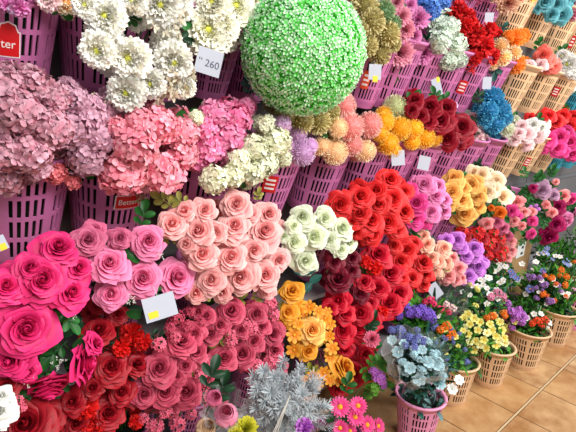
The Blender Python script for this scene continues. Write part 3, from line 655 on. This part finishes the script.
b('rose_bouquet', 'cream-white roses with peach hearts right of the golden ones', 'rose bouquets of the fourth row', 'd11', .44,
  [('rose', CRM, [(481, 175, 8), (496, 181, 9), (487, 192, 9), (502, 197, 10), (474, 172, 7), (492, 188, 8)])], leaves=4, leafm=LEAFD, fill=.6)
MP = petal((232, 100, 110), (250, 170, 170)); MB1 = petal((130, 10, 60), (186, 20, 100)); MVP = petal((150, 100, 140), (206, 160, 190))
B('d12', 3, 508, 'purple', 'behind the left part of the mixed small roses', .7); B('d13', 3, 535, 'purple', 'behind the right part of the mixed small roses', .7)
b('rose_bouquet', 'pink, red and orange small roses with leaves, left of the burgundy ones', 'mixed rose bouquets at the right', 'd12', .47,
  [('rose', MP, [(517, 202, 6), (524, 212, 5), (487, 224, 6), (532, 212, 4), (514, 221, 5), (522, 226, 4)]), ('rose', MAG, [(512, 211, 6), (532, 221, 5), (532, 234, 5), (518, 216, 4)]), ('rose', DPK, [(497, 222, 6), (503, 228, 6), (507, 236, 5)]), ('rose', ORA, [(500, 213, 6), (491, 208, 3)]), ('azalea', VIO, [(534, 209, 6)])], leaves=75, leafs=.085, fill=0)
b('rose_bouquet', 'burgundy, mauve and pink roses with leaves above the meadow flowers', 'mixed rose bouquets at the right', 'd13', .47,
  [('rose', MVP, [(542, 190, 8), (554, 195, 5)]), ('rose', MB1, [(556, 224, 8), (549, 237, 9), (557, 207, 8), (533, 188, 4)]), ('rose', MAG, [(558, 208, 6), (572, 200, 6)]), ('rose', MP, [(564, 196, 6), (552, 213, 5), (556, 182, 3), (546, 205, 4)]), ('rose', ORC, [(566, 222, 8), (578, 212, 7)])], leaves=75, leafs=.085, fill=0)
# --- low row
b('rose_bouquet', 'dark red roses at the bottom left corner', 'rose bouquets of the low row', 'e1', .50, [('rose', DRED, [(25, 424, 25), (6, 386, 13), (50, 418, 15), (2, 404, 10)]), ('azcluster', DSTL, [(17, 401, 8), (22, 408, 6)])], leaves=2, fill=.5)
b('rose_bouquet', 'white rose cut by the left edge at the bottom', None, 'e1', .56, [('rose', WHT, [(-2, 412, 16), (2, 396, 9)])], leaves=1, fill=0)
b('rose_bouquet', 'deep red roses mixed with bright red carnations, bottom left of centre', 'rose bouquets of the low row', 'e2', .47, [('rose', DRED, [(111, 367, 16), (137, 364, 12), (108, 413, 16), (121, 392, 12), (98, 330, 14), (72, 402, 12), (92, 388, 10), (136, 398, 9), (76, 424, 12), (98, 302, 10), (118, 314, 10)]),
   ('carn', CARN, [(86, 408, 13), (132, 334, 12), (122, 348, 10), (142, 342, 10), (98, 422, 11), (84, 426, 9), (136, 422, 8)])], leaves=4, leafm=LEAFD, fill=.9)
b('rose_bouquet', 'dusty rose-pink roses and azaleas, left bunch beside the red carnations', 'dusty pink rose bouquets', 'e3', .50, [('rose', DST, [(181, 341, 15), (159, 368, 16), (144, 394, 13), (165, 392, 14), (186, 392, 14), (185, 366, 10), (194, 334, 11), (206, 378, 9), (176, 376, 9), (196, 352, 10)]),
   ('azcluster', DST, [(178, 318, 8), (190, 312, 7), (186, 326, 8), (170, 328, 7), (200, 322, 7)]), ('azcluster', DSTL, [(159, 344, 9), (176, 338, 7), (202, 360, 10), (200, 374, 8), (208, 400, 7), (155, 426, 11), (178, 424, 10), (144, 418, 7), (222, 402, 7), (166, 412, 8), (192, 414, 7)])], leaves=4, leafm=LEAFD, fill=.9)
b('rose_bouquet', 'dusty rose-pink roses and azaleas, right bunch above the grey foliage', 'dusty pink rose bouquets', 'e4', .50, [('rose', DST, [(231, 311, 13), (256, 314, 11), (224, 358, 13), (242, 354, 13), (210, 334, 10), (254, 341, 10), (280, 367, 9), (273, 334, 11), (262, 326, 9), (241, 330, 9), (220, 325, 9), (206, 316, 9), (275, 350, 9), (198, 312, 8)]),
   ('azcluster', DSTL, [(269, 304, 9), (274, 316, 8), (251, 329, 8), (230, 342, 8), (258, 366, 9), (269, 361, 8), (252, 380, 7), (230, 334, 6), (216, 368, 6), (246, 324, 6)])], leaves=5, leafm=petal((90, 110, 40), (160, 160, 70)), fill=.9)
b('rose_bouquet', 'orange and yellow roses with small daisies under the white roses', None, 'e5', .50, [('rose', ORG, [(292, 291, 11), (308, 351, 10), (345, 366, 13, (.8, .6)), (288, 312, 9)]), ('rose', GLD, [(312, 330, 13)]), ('daisy', ORG, [(298, 302, 7), (309, 307, 7), (299, 312, 6), (318, 311, 6), (294, 335, 8), (294, 350, 8), (298, 324, 6), (325, 318, 7), (330, 324, 6), (329, 336, 6), (327, 312, 5), (332, 348, 7), (330, 358, 6), (313, 377, 7), (324, 373, 7), (337, 378, 8), (318, 384, 6), (309, 397, 7), (346, 380, 6), (304, 380, 5), (290, 320, 6), (330, 380, 6)])], leaves=8, leafm=petal((110, 120, 30), (180, 170, 60)), leafs=.06, fill=.7)
b('rose_bouquet', 'large crimson and deep red rose bouquet in the centre', None, 'e6', .47, [('rose', CRIM, [(378, 254, 13), (364, 282, 9), (390, 273, 12), (378, 288, 11), (389, 303, 13), (399, 293, 13), (370, 303, 8), (360, 313, 12), (359, 328, 13), (343, 331, 12), (353, 373, 14), (366, 354, 9), (340, 387, 12), (338, 301, 11), (373, 320, 10), (346, 314, 9), (330, 308, 8), (364, 376, 10), (345, 350, 8)]),
   ('rose', BURG, [(338, 279, 13), (360, 293, 9), (334, 262, 9), (352, 270, 8), (352, 258, 8)]), ('carn', CARN, [(374, 268, 9), (365, 262, 7), (382, 312, 7)])], leaves=8, fill=.9)
b('rose_bouquet', 'cherry red roses right of the large crimson bouquet', None, 'e7', .45, [('rose', RED, [(412, 278, 9), (400, 261, 11), (423, 262, 10), (407, 250, 10), (414, 244, 8), (401, 278, 8), (424, 285, 6), (394, 246, 7), (426, 274, 8), (393, 312, 6)])], leaves=5, fill=.9)
b('rose_bouquet', 'peach and shell-pink roses left of the violet ones', None, 'e8', .46, [('rose', PCO, [(444, 248, 8), (427, 244, 8), (431, 258, 8), (438, 262, 7), (424, 236, 6), (436, 270, 6), (446, 262, 6)]), ('rose', MP, [(459, 268, 7), (456, 280, 6), (448, 276, 7), (452, 258, 6), (462, 278, 5)]), ('carn', CRM, [(440, 275, 5), (447, 268, 5)])], leaves=3, fill=.8)
b('rose_bouquet', 'violet roses between peach and red flowers', None, 'e9', .45, [('rose', VIO, [(457, 240, 8), (474, 248, 8), (478, 266, 9), (446, 240, 7), (466, 256, 7), (468, 276, 8), (462, 248, 6), (476, 256, 6), (484, 262, 6)])], leaves=4, leafm=LEAFT, fill=.8)
b('rose_bouquet', 'red ruffled flowers with pink buds beside the wooden box', None, 'e10', .44, [('azcluster', RED, [(462, 232, 8), (477, 234, 9), (491, 232, 9), (499, 239, 9), (487, 244, 9), (499, 256, 8), (478, 246, 7), (489, 256, 6), (504, 250, 6)]), ('rose', DRED, [(482, 238, 6), (494, 246, 6), (465, 236, 6)]), ('rose', MP, [(511, 241, 5), (512, 250, 5), (508, 258, 4)])], leaves=10, fill=.8)

# frosted foliage
p = BK['g7'][2]; e = empty('frosted_foliage', p, 'grey frosted feathery foliage at the bottom centre', 'foliage')
for k in range(70):
    a = random.uniform(0, 1)**.5; th = random.uniform(0, 2*PI)
    tip = at(288+46*a*math.cos(th), 404+34*a*math.sin(th), .62+.10*(1-a))
    s = .13*random.uniform(.8, 1.2); n = (TOC(tip)*.5+Vector((math.cos(th)*.7*a, -.2, -math.sin(th)*.7*a+.2)))
    obj('plume', bloom_mesh('plume', FRO, random.randrange(3)), e, frame(tip-p-n.normalized()*s*.7, n, s, random.uniform(0, 6)))
mb_ = MB(); mb_.add(tube_t([Vector((0, 0, -.2)), Vector((0, 0, 0)), at(288, 404, .56)-p], .03, 8, .05), None, FRO); obj('stem_bundle', mb_.mesh('stem_bundle'), e)
mb_ = MB()
p1 = at(290, 395, .76); p2 = at(272, 440, .74)
for dx in (0, .006, -.005): mb_.add(tube_t([p1-p, (p1+p2)/2-p+Vector((dx, 0, 0)), p2-p+Vector((dx*2, 0, 0))], .0014, 5), None, WHITE)
obj('white_tie', mb_.mesh('white_tie'), e)

b('gerbera_bouquet', 'hot pink gerberas with dark centres on the floor at the bottom', None, 'g6', .66, [('gerbera', GER, [(340, 407, 10), (358, 406, 9), (355, 417, 9), (367, 425, 9), (378, 426, 8), (340, 428, 8), (350, 431, 7)])], leaves=3, fill=0, bulge=.03)
b('violet_flower_bunch', 'small violet flower cluster with bright green leaves right of the crimson roses', None, 'g6', .6, [('statice', VIO, [(379, 378, 8), (374, 372, 6), (382, 384, 6)]), ('hydr_fine', petal((90, 150, 50), (130, 190, 80)), [(374, 388, 6), (368, 394, 6)])], leaves=5, leafm=LEAFB, fill=0)
b('violet_flower_bunch', 'purple bloom in front of the grey frosted foliage at the bottom edge', None, 'g7', .78, [('carn', VIO, [(304, 428, 10)])], leaves=0, fill=0)
b('spiky_flower_bunch', 'yellow-green spiky bloom at the bottom beside the wrapped bud', None, 'g8', .74, [('mum', petal((140, 150, 20), (216, 210, 60)), [(246, 428, 13), (236, 434, 9)])], leaves=0, fill=0)
b('chrysanthemum_bouquet', 'pink chrysanthemum with pointed petals right of the crimson roses', None, 'e6', .54, [('mum', petal((190, 50, 90), (240, 130, 160)), [(372, 339, 9)])], leaves=2, leafm=LEAFD, fill=0)
b('tulip_bunch', 'pink tulip bud wrapped in clear film at the bottom left of centre', None, 'g8', .72, [('rosebud', petal((206, 60, 100), (244, 150, 180)), [(226, 415, 13)]), ('rosebud', petal((196, 150, 110), (236, 200, 160)), [(206, 428, 11)]), ('rosebud', DPK, [(214, 398, 9)])], leaves=2, leafm=LEAFD, fill=0)
def wrap(parent, loc, cpx, cpy, off, rpx, n=14):
    c = at(cpx, cpy, off); R = rpx*depth(c)/F; r = random.Random(int(cpx)); ph = [r.uniform(0, 6) for _ in range(6)]
    def fn(u, v):
        a = PI*u; q = R*(.35+.8*v**.8)*(1+.13*math.sin(5*a+ph[0]+4*v)+.09*math.sin(11*a+ph[1]-6*v)+.05*math.sin(17*a+9*v))
        return (q*math.cos(a), q*math.sin(a)*.9, -R*1.1+R*2.1*v*(1+.08*math.sin(7*a+ph[2]))), v
    b_ = MB(); b_.add(grid(fn, 72, 20), frame(c-loc, TOC(c)*.6+Vector((0, -.2, .8))), FILM); obj('clear_wrap', b_.mesh('clear_wrap'), parent)
tul = [o for o in bpy.data.objects if o.name.startswith('tulip_bunch')][0]
wrap(tul, tul.location, 222, 414, .72, 20)

# ------------------------------------------------------------------ floor plants
def plant(name, label, group, bk, pts, off, sets, leafm, n=260, blade=.5, L=.07, cat='potted flowers', wrapq=None, spread=1.):
    """pts: foliage extent (px,py,rx,ry). dense mesh of leaves plus blossoms"""
    _, Mb, C = BK[bk]; C = C-Vector((0, 0, .02)); e = empty(name, C, label, cat, group)
    b_ = MB(); bl = petal_t(1, .06, .2, .9, -.6, .3, 1, 5); lf = petal_t(1, .26, 1.0, .7, .4, .45, 2, 4); cx, cy, rx, ry = pts; r = random
    c0 = at(cx, cy, off); sx = rx*depth(c0)/F; sy = ry*depth(c0)/F
    for k in range(n):
        v = Vector((r.gauss(0, 1), r.gauss(0, 1), r.gauss(0, 1))).normalized()*r.uniform(.3, 1)**.6
        tip = c0+RT*v.x*sx+UP*v.y*sy-FW*v.z*min(sx, sy)*spread
        d = ((tip-C).normalized()+Vector((0, 0, .4))+Vector((r.uniform(-.5, .5), r.uniform(-.5, .5), r.uniform(-.3, .3)))).normalized(); s = L*r.uniform(.6, 1.2)
        m = r.choice(leafm)
        if r.random() < blade: b_.add(bl, frame(tip-C-d*s*.8, d, s*1.5, r.uniform(0, 6)), m)
        else: b_.add(lf, frame(tip-C-d*s*.2, d, s*.55, r.uniform(0, 6)), m)
    for k in range(90):
        a = r.uniform(0, 2*PI); q = math.sqrt(r.random())*.1
        p_ = Mb @ Vector((q*math.cos(a), q*math.sin(a), BH*.9+.03*(1-q*10)))-C; d = Vector((math.cos(a)*q*9, math.sin(a)*q*9, .9+r.uniform(-.2, .4))).normalized()
        b_.add(r.choice((bl, lf)), frame(p_, d, L*r.uniform(.5, .9), r.uniform(0, 6)), r.choice(leafm))
    for k in range(16):
        v = Vector((r.uniform(-1, 1), r.uniform(-1, 1), r.uniform(-1, 1)))*.8; tip = c0+RT*v.x*sx+UP*v.y*sy-FW*v.z*min(sx, sy)*.7
        base = Mb @ Vector((r.uniform(-.03, .03), r.uniform(-.03, .03), .03))
        b_.add(tube_t([base-C, Vector((0, 0, 0)), (tip-C)*.6, tip-C], .002, 4), None, STEM)
    obj('foliage', b_.mesh('foliage'), e)
    for kind, m, bls in sets:
        for q in bls:
            o_ = c0.y; d = math.hypot((q[0]-cx)/max(rx, 1), (q[1]-cy)/max(ry, 1)); 
            pp = ray(q[0], q[1]); z = depth(c0)-min(sx, sy)*spread*(math.sqrt(max(.05, 1-d*d*.8))+.12)
            p_ = CAM+pp*z
            put(e, C, PN[kind], kind, m, p_, q[2]*z/F, w=1.0)
    if wrapq: wrap(e, C, *wrapq)
    return e
def scat(cx, cy, rx, ry, n, r):
    out = []
    for k in range(n):
        a = random.uniform(0, 2*PI); q = math.sqrt(random.random()); out.append((cx+rx*q*math.cos(a), cy+ry*q*math.sin(a), r*random.uniform(.8, 1.2)))
    return out
GR = [LEAFB, LEAFB, LEAF, LEAFD]; BGR = [petal((50, 90, 90), (110, 150, 150)), LEAFT, LEAFD]
G1 = 'potted wild flowers along the floor'
plant('anemone_plant', 'pale blue anemones in crinkled clear film in the front pink basket', G1, 'f1', (420, 362, 27, 28), .72,
   [('anemone', PBL, [(419, 379, 7), (440, 384, 6), (428, 362, 6), (398, 352, 6), (410, 368, 6), (436, 366, 5), (404, 344, 5), (392, 340, 5), (422, 350, 5)]), ('anemone', WHT, [(452, 389, 5.5), (459, 380, 5), (424, 340, 4)]),
    ('statice', PBL, [(434, 356, 5), (440, 368, 6), (443, 376, 5), (414, 354, 5), (402, 362, 5)]), ('azcluster', PBL, scat(418, 362, 24, 24, 16, 4)), ('azcluster', INDB, scat(412, 338, 18, 10, 8, 4)), ('statice', INDB, [(409, 338, 6), (400, 330, 6), (414, 347, 5), (418, 338, 5), (392, 330, 5)])], BGR, 520, .4, .06, wrapq=(412, 366, .74, 27))
plant('orange_flower_plant', 'small orange and blue flowers behind the pale blue anemones', G1, 'f2', (448, 345, 22, 24), .62,
   [('azcluster', ORA, [(446, 326, 6), (440, 330, 5), (452, 334, 5), (448, 338, 4)]), ('statice', INDB, [(434, 326, 6), (428, 332, 5), (466, 362, 4), (470, 364, 3), (446, 358, 4), (436, 344, 4)]), ('primrose', WHT, [(424, 339, 4), (432, 318, 4), (437, 315, 4)]), ('azcluster', INDB, scat(448, 346, 20, 18, 10, 3)), ('primrose', PRI, scat(450, 340, 18, 16, 7, 2.8))], GR, 420, .6, .06)
plant('primrose_plant', 'yellow and cream primroses in the front tan basket', G1, 'f3', (480, 332, 22, 20), .66,
   [('primrose', PRI, [(468, 314, 4), (474, 318, 4), (480, 322, 4), (464, 318, 4), (470, 324, 4), (478, 330, 4), (484, 340, 4), (476, 341, 4), (468, 334, 4), (466, 346, 4), (474, 350, 4), (492, 330, 4), (496, 336, 4), (490, 324, 4), (502, 330, 4), (486, 348, 4), (500, 322, 4), (494, 316, 4), (504, 338, 4), (496, 345, 4)]), ('primrose', petal((226, 222, 120), (250, 248, 200)), [(470, 342, 4), (480, 345, 4), (487, 333, 4), (499, 340, 4), (505, 343, 4), (464, 328, 4)]),
    ('azcluster', ORA, [(493, 316, 5), (487, 318, 4), (505, 316, 4)])], GR, 320, .5, .055)
plant('violet_flower_plant', 'violet and red-orange blossoms in the tan basket right of the primroses', G1, 'f4', (524, 316, 24, 18), .66,
   [('azcluster', VIO, [(517, 316, 5), (511, 311, 5), (522, 322, 5), (512, 328, 4), (519, 309, 4), (508, 304, 4)]), ('azcluster', petal((220, 50, 20), (248, 84, 40)), [(538, 321, 5), (545, 320, 5), (541, 326, 4), (532, 324, 4)]), ('primrose', WHT, [(549, 322, 4), (534, 314, 3), (527, 318, 3), (548, 329, 3), (541, 314, 3)]), ('primrose', PRI, [(520, 334, 3), (506, 330, 3)]), ('azcluster', VIO, scat(516, 312, 14, 10, 8, 3)), ('primrose', PRI, scat(506, 320, 10, 10, 6, 2.6))], GR, 420, .5, .055)
plant('meadow_flower_plant', 'orange and violet meadow flowers with long grass blades at the right', G1, 'f5', (548, 290, 26, 24), .64,
   [('azcluster', ORA, [(561, 270, 4), (552, 278, 4), (566, 277, 4), (543, 294, 4), (556, 284, 3), (565, 285, 4), (560, 276, 3), (541, 320, 3)]), ('azcluster', petal((130, 80, 160), (180, 130, 200)), [(533, 277, 4), (540, 278, 4), (545, 285, 4), (528, 276, 3), (536, 288, 3), (552, 301, 4), (549, 302, 4), (561, 291, 3), (532, 305, 3)]), ('primrose', INDB, [(530, 289, 4), (543, 271, 3)]), ('primrose', WHT, [(522, 264, 3), (536, 262, 3), (518, 280, 3), (526, 294, 3), (566, 296, 3)] + scat(548, 288, 22, 20, 8, 2.2)), ('azcluster', petal((130, 80, 160), (180, 130, 200)), scat(540, 290, 20, 18, 12, 2.6)), ('azcluster', ORA, scat(555, 288, 16, 18, 7, 2.6))], GR, 620, .75, .075)
plant('green_leaf_plant', 'green leafy filler with white blossoms at the right edge', G1, 'f6', (575, 290, 16, 30), .62,
   [('primrose', WHT, scat(573, 285, 10, 22, 7, 2.6)), ('azcluster', ORA, [(574, 262, 3), (570, 300, 3)])], GR, 220, .6, .065)
plant('white_blossom_plant', 'tiny white blossoms and pink tuft behind the primroses', G1, 'g1', (482, 296, 24, 20), .50,
   [('primrose', WHT, scat(482, 290, 20, 16, 16, 3)), ('azcluster', petal((210, 90, 140), (240, 160, 190)), [(497, 293, 6), (503, 297, 5), (491, 297, 5)]), ('azcluster', PRI, [(464, 302, 4), (475, 306, 4), (478, 290, 3)]), ('azcluster', ORA, [(503, 312, 4)])], GR+[LEAFT], 480, .35, .055)
plant('statice_plant', 'purple statice with long grassy leaves below the crimson roses', G1, 'g2', (420, 320, 22, 16), .52,
   [('statice', PRP, [(406, 306, 7), (416, 312, 7), (427, 314, 8), (432, 318, 6), (410, 313, 6), (422, 309, 6), (400, 316, 5)]), ('azcluster', petal((220, 30, 90), (244, 70, 120)), [(430, 300, 5), (440, 309, 5), (434, 304, 4), (449, 312, 4), (425, 302, 4)]), ('azcluster', BLS, [(452, 308, 5), (446, 304, 4)])], GR, 260, .9, .08)
plant('white_blossom_plant', 'tiny white blossoms beside the violet roses, in front of the wooden box', G1, 'g3', (500, 276, 16, 16), .44,
   [('primrose', WHT, scat(496, 272, 14, 12, 18, 2.6)), ('primrose', INDB, scat(510, 276, 8, 6, 5, 2.5))], GR+[LEAFT], 360, .3, .05)
plant('meadow_flower_plant', 'tall green meadow mix with blue dots right of the wooden box', G1, 'g4', (556, 256, 22, 18), .46,
   [('primrose', petal((110, 130, 200), (150, 170, 220)), scat(556, 258, 18, 12, 8, 2.6)), ('primrose', WHT, scat(546, 262, 18, 12, 8, 2.6)), ('azcluster', ORA, [(562, 272, 4)])], GR, 460, .5, .065)
plant('green_leaf_plant', 'dark green foliage under the mauve roses at the far right', G1, 'g5', (574, 248, 14, 22), .42,
   [('statice', petal((150, 120, 160), (200, 170, 200)), [(572, 252, 5), (576, 260, 4)])], GR, 200, .4, .06)
plant('green_leaf_plant', 'shadowy green stems under clear film between cherry roses and primroses', G1, 'e8', (455, 300, 20, 14), .44,
   [('azcluster', PRI, [(476, 288, 3), (470, 284, 3)])], [LEAFD, LEAF], 160, .5, .06, wrapq=(447, 302, .5, 16))

# ------------------------------------------------------------------ wooden box with socket plate
wd = plain((176, 140, 96), .6, .3, .25, 8, 'raw_wood')
pa = at(511, 268, .32); pb = at(544, 268, .32)
wx0 = row_x(513, .75, .34); wx1 = row_x(541, .75, .34)
e = empty('wooden_box', (wx0, -WALL, 0), 'raw wooden box standing behind the meadow flowers, white socket plate on it', 'box')
zt = at(527, 228, .34).z
boxobj('body', (0, wx1-wx0, -.17, 0, 0, zt), wd, e, .003)
boxobj('lid', (-.01, wx1-wx0+.01, -.18, 0, zt, zt+.015), wd, e, .002)
pl = at(520, 250, .34); sz = 13*depth(pl)/F*.75
so = boxobj('socket_plate', (pl.x-wx0-sz, pl.x-wx0+sz, -.178, -.17, pl.z-sz*.75, pl.z+sz*.75), plain((224, 226, 222), .4, name='white_plastic'), e, .002)
for dz in (-.35, .3):
    boxobj('socket', (pl.x-wx0+sz*.0, pl.x-wx0+sz*.45, -.181, -.178, pl.z+dz*sz-.008, pl.z+dz*sz+.008), plain((25, 25, 25), .5, name='black_plastic'), so)

# ------------------------------------------------------------------ price cards and basket labels
CARD = plain((184, 188, 200), .6, .3, name='white_card'); YST = plain((246, 206, 30), .5, name='yellow_sticker'); RST = plain((214, 24, 30), .45, name='red_label'); OST = plain((236, 80, 40), .45, name='orange_label')
INK = plain((40, 40, 60), .6, name='ink'); WINK = plain((250, 240, 236), .6, name='white_ink')
def card(px, py, w, h, off, label, yellow=None, text=None, roll=0., group='white price cards'):
    p = at(px, py, off); s = depth(p)/F; n = TOC(p)*.8+Vector((0, -.5, .1)); n.normalize()
    up = (UP*math.cos(roll)+RT*math.sin(roll)); up = (up-n*up.dot(n)).normalized(); x = up.cross(n)
    M = Matrix(((x.x, up.x, n.x, p.x), (x.y, up.y, n.y, p.y), (x.z, up.z, n.z, p.z), (0, 0, 0, 1)))
    e_ = empty('price_card', p, label, 'price card', group, M); w *= s/2; h *= s/2
    boxobj('card', (-w, w, -h, h, -.0006, .0006), CARD, e_)
    if yellow: boxobj('yellow_sticker', (yellow[0]*w, yellow[1]*w, yellow[2]*h, yellow[3]*h, .0006, .0014), YST, e_)
    if text: obj('lettering', textmesh(text, plain((70, 72, 92), .6, name='pencil'), h*.8), e_, Matrix.Translation((0, -h*.15, .001)))
    b_ = MB(); b_.add(tube_t([(0, h*.8, 0), (0, h*1.6, -.02), (0, h*2., -.05)], .0008, 4), None, CARD); obj('string', b_.mesh('string'), e_)
card(160, 307, 32, 24, .60, 'white price card with yellow sticker under the light pink roses', (-.8, -.2, -.75, -.2), None, -.25)
card(209, 62, 26, 25, .51, 'white price card handwritten 260 between white peonies and the green ball', None, '” 260', .2)
card(375, 72, 13, 15, .44, 'small card with yellow sticker under the khaki chrysanthemums', (-.3, .5, -1.3, -.5))
card(437, 87, 9, 17, .42, 'narrow tilted card on the baskets below the mint-white hydrangeas', (.2, .9, .5, 1.1), None, -.3)
card(487, 83, 9, 12, .42, 'small card on the first tan basket below the red carnations', None)
card(489, 19, 9, 12, .44, 'small card in the top row above the red carnations', (.1, 1, -1.2, -.7))
card(398, 158, 14, 15, .46, 'white card under the left golden pompons, in the third row', None, None, -.1)
card(424, 163, 12, 14, .45, 'white card under the right golden pompons, in the third row', None, None, .2)
card(435, 291, 12, 15, .50, 'white card under the peach roses in the low row', None, None, -.6)
card(1, 243, 10, 15, .46, 'card with yellow sticker cut by the left edge above the hot pink roses', (-.6, .6, -1, -.1), None, -.5)
def sticker(bk, px, py, w, h, m, text=None, tsz=.5, marks=True, crest=False):
    """a printed label that follows the basket's wall"""
    e_, Mb, C = BK[bk]; Mi = Mb.inverted(); s_ = Mb.to_scale()[0]
    o_ = Mi @ CAM; d_ = (Mi.to_3x3() @ ray(px, py))
    # intersect the ray with the basket's cone
    best = None
    for k in range(4000):
        t = .4+k*.0015; q = o_+d_*t
        rr = RB+(RR-RB)*q.z/BH
        if math.hypot(q.x, q.y) < rr: best = q; break
    if best is None or not (0 < best.z < BH):
        a0 = math.atan2(d_.y, d_.x)+PI; z0 = BH*.55
    else: a0 = math.atan2(best.y, best.x); z0 = best.z
    dep = depth(C); hw = w*dep/F/2/s_; hh = h*dep/F/2/s_
    z0 = min(max(z0, hh+.01), BH-hh-.022)
    def fn(u, v):
        z = z0+(v*2-1)*hh; r_ = RB+(RR-RB)*z/BH+.0012; a = a0+u*hw/r_
        return (r_*math.cos(a), r_*math.sin(a), z), 0
    b_ = MB(); b_.add(grid(fn, 8, 2), None, m); lab = obj('printed_label', b_.mesh('printed_label'), e_); lab['label'] = 'printed label in red' if m is RST else 'printed label in orange'
    if crest or text:      # white edge, and a scalloped round top on the crested one
        q_ = MB(); n_ = 40; W_ = plain((244, 238, 236), .5, name='white_print')
        def disc(rad, lift, m_):
            def f2(u, v):
                a = PI*u; R_ = rad*(1+.05*math.cos(8*a))*v; x, y = R_*math.cos(a), R_*math.sin(a)+hh
                z = z0+y; r_ = RB+(RR-RB)*z/BH+lift; return (r_*math.cos(a0+x/r_), r_*math.sin(a0+x/r_), z), 0
            q_.add(grid(f2, n_, 4), None, m_)
        if crest: disc(hw*.92, .0009, W_); disc(hw*.8, .0016, m)
        def f3(u, v):
            z = z0+(v*2-1)*hh*1.1; r_ = RB+(RR-RB)*z/BH+.0006; a = a0+u*hw*1.1/r_
            return (r_*math.cos(a), r_*math.sin(a), z), 0
        q_.add(grid(f3, 8, 2), None, W_)
        obj('label_edge', q_.mesh('label_edge'), lab)
    def curve(me):
        for v in me.vertices:
            x, y = v.co.x, v.co.y; z = z0+y; r_ = RB+(RR-RB)*z/BH+.002+v.co.z; a = a0+x/r_; v.co = (r_*math.cos(a), r_*math.sin(a), z)
        return me
    if text: obj('lettering', curve(textmesh(text, WINK, hh*2*tsz)), lab)
    elif marks:
        b_ = MB()
        for k in range(3):
            y0 = hh*(.5-.5*k); b_.add(grid(lambda u, v: ((u*hw*.7, y0-hh*.12+v*hh*.24, .0005), 0), 6, 1), None, WINK)
        obj('print_lines', curve(b_.mesh('print_lines')), lab)
sticker('b1', 8, 44, 20, 22, RST, 'ter', .5, crest=True)
sticker('c2', 128, 202, 24, 13, RST, 'Better', .6)
sticker('c4', 270, 184, 14, 17, RST)
sticker('b6', 366, 80, 8, 15, OST); sticker('b8', 404, 82, 9, 13, RST); sticker('b10', 462, 87, 8, 11, RST); sticker('b13', 518, 88, 6, 8, RST); sticker('b14', 538, 91, 6, 8, RST)
sticker('a5', 543, 31, 5, 10, RST); sticker('a6', 572, 42, 4, 10, RST); sticker('c12', 485, 157, 8, 11, RST); sticker('c13', 527, 162, 5, 8, RST)

# ------------------------------------------------------------------ light
sc = bpy.context.scene
w = bpy.data.worlds.new('world'); sc.world = w; w.use_nodes = True; w.node_tree.nodes['Background'].inputs[0].default_value = (.93, .96, 1, 1); w.node_tree.nodes['Background'].inputs[1].default_value = .36
def area(loc, tgt, sx, sy, e_, col=(1, 1, 1)):
    l = bpy.data.lights.new('ceiling_light', 'AREA'); l.shape = 'RECTANGLE'; l.size = sx; l.size_y = sy; l.energy = e_; l.color = col
    o = bpy.data.objects.new('ceiling_light', l); COL.objects.link(o); o.location = loc; d = Vector(tgt)-Vector(loc); o.rotation_euler = d.to_track_quat('-Z', 'Y').to_euler()
area((.6, -2.5, 2.6), (.7, -.4, .7), 1.6, .8, 66, (1, .98, .95))
area((3.2, -2.3, 2.7), (3.0, -.4, .7), 2.0, .6, 70, (1, .98, .95))
area((5.5, -3.2, 2.2), (3., -.5, .6), 2.0, 1.6, 50, (.92, .96, 1))
vs = sc.view_settings; vs.view_transform = 'Standard'; vs.look = 'None'; vs.exposure = .2; vs.gamma = 1; vs.use_curve_mapping = False
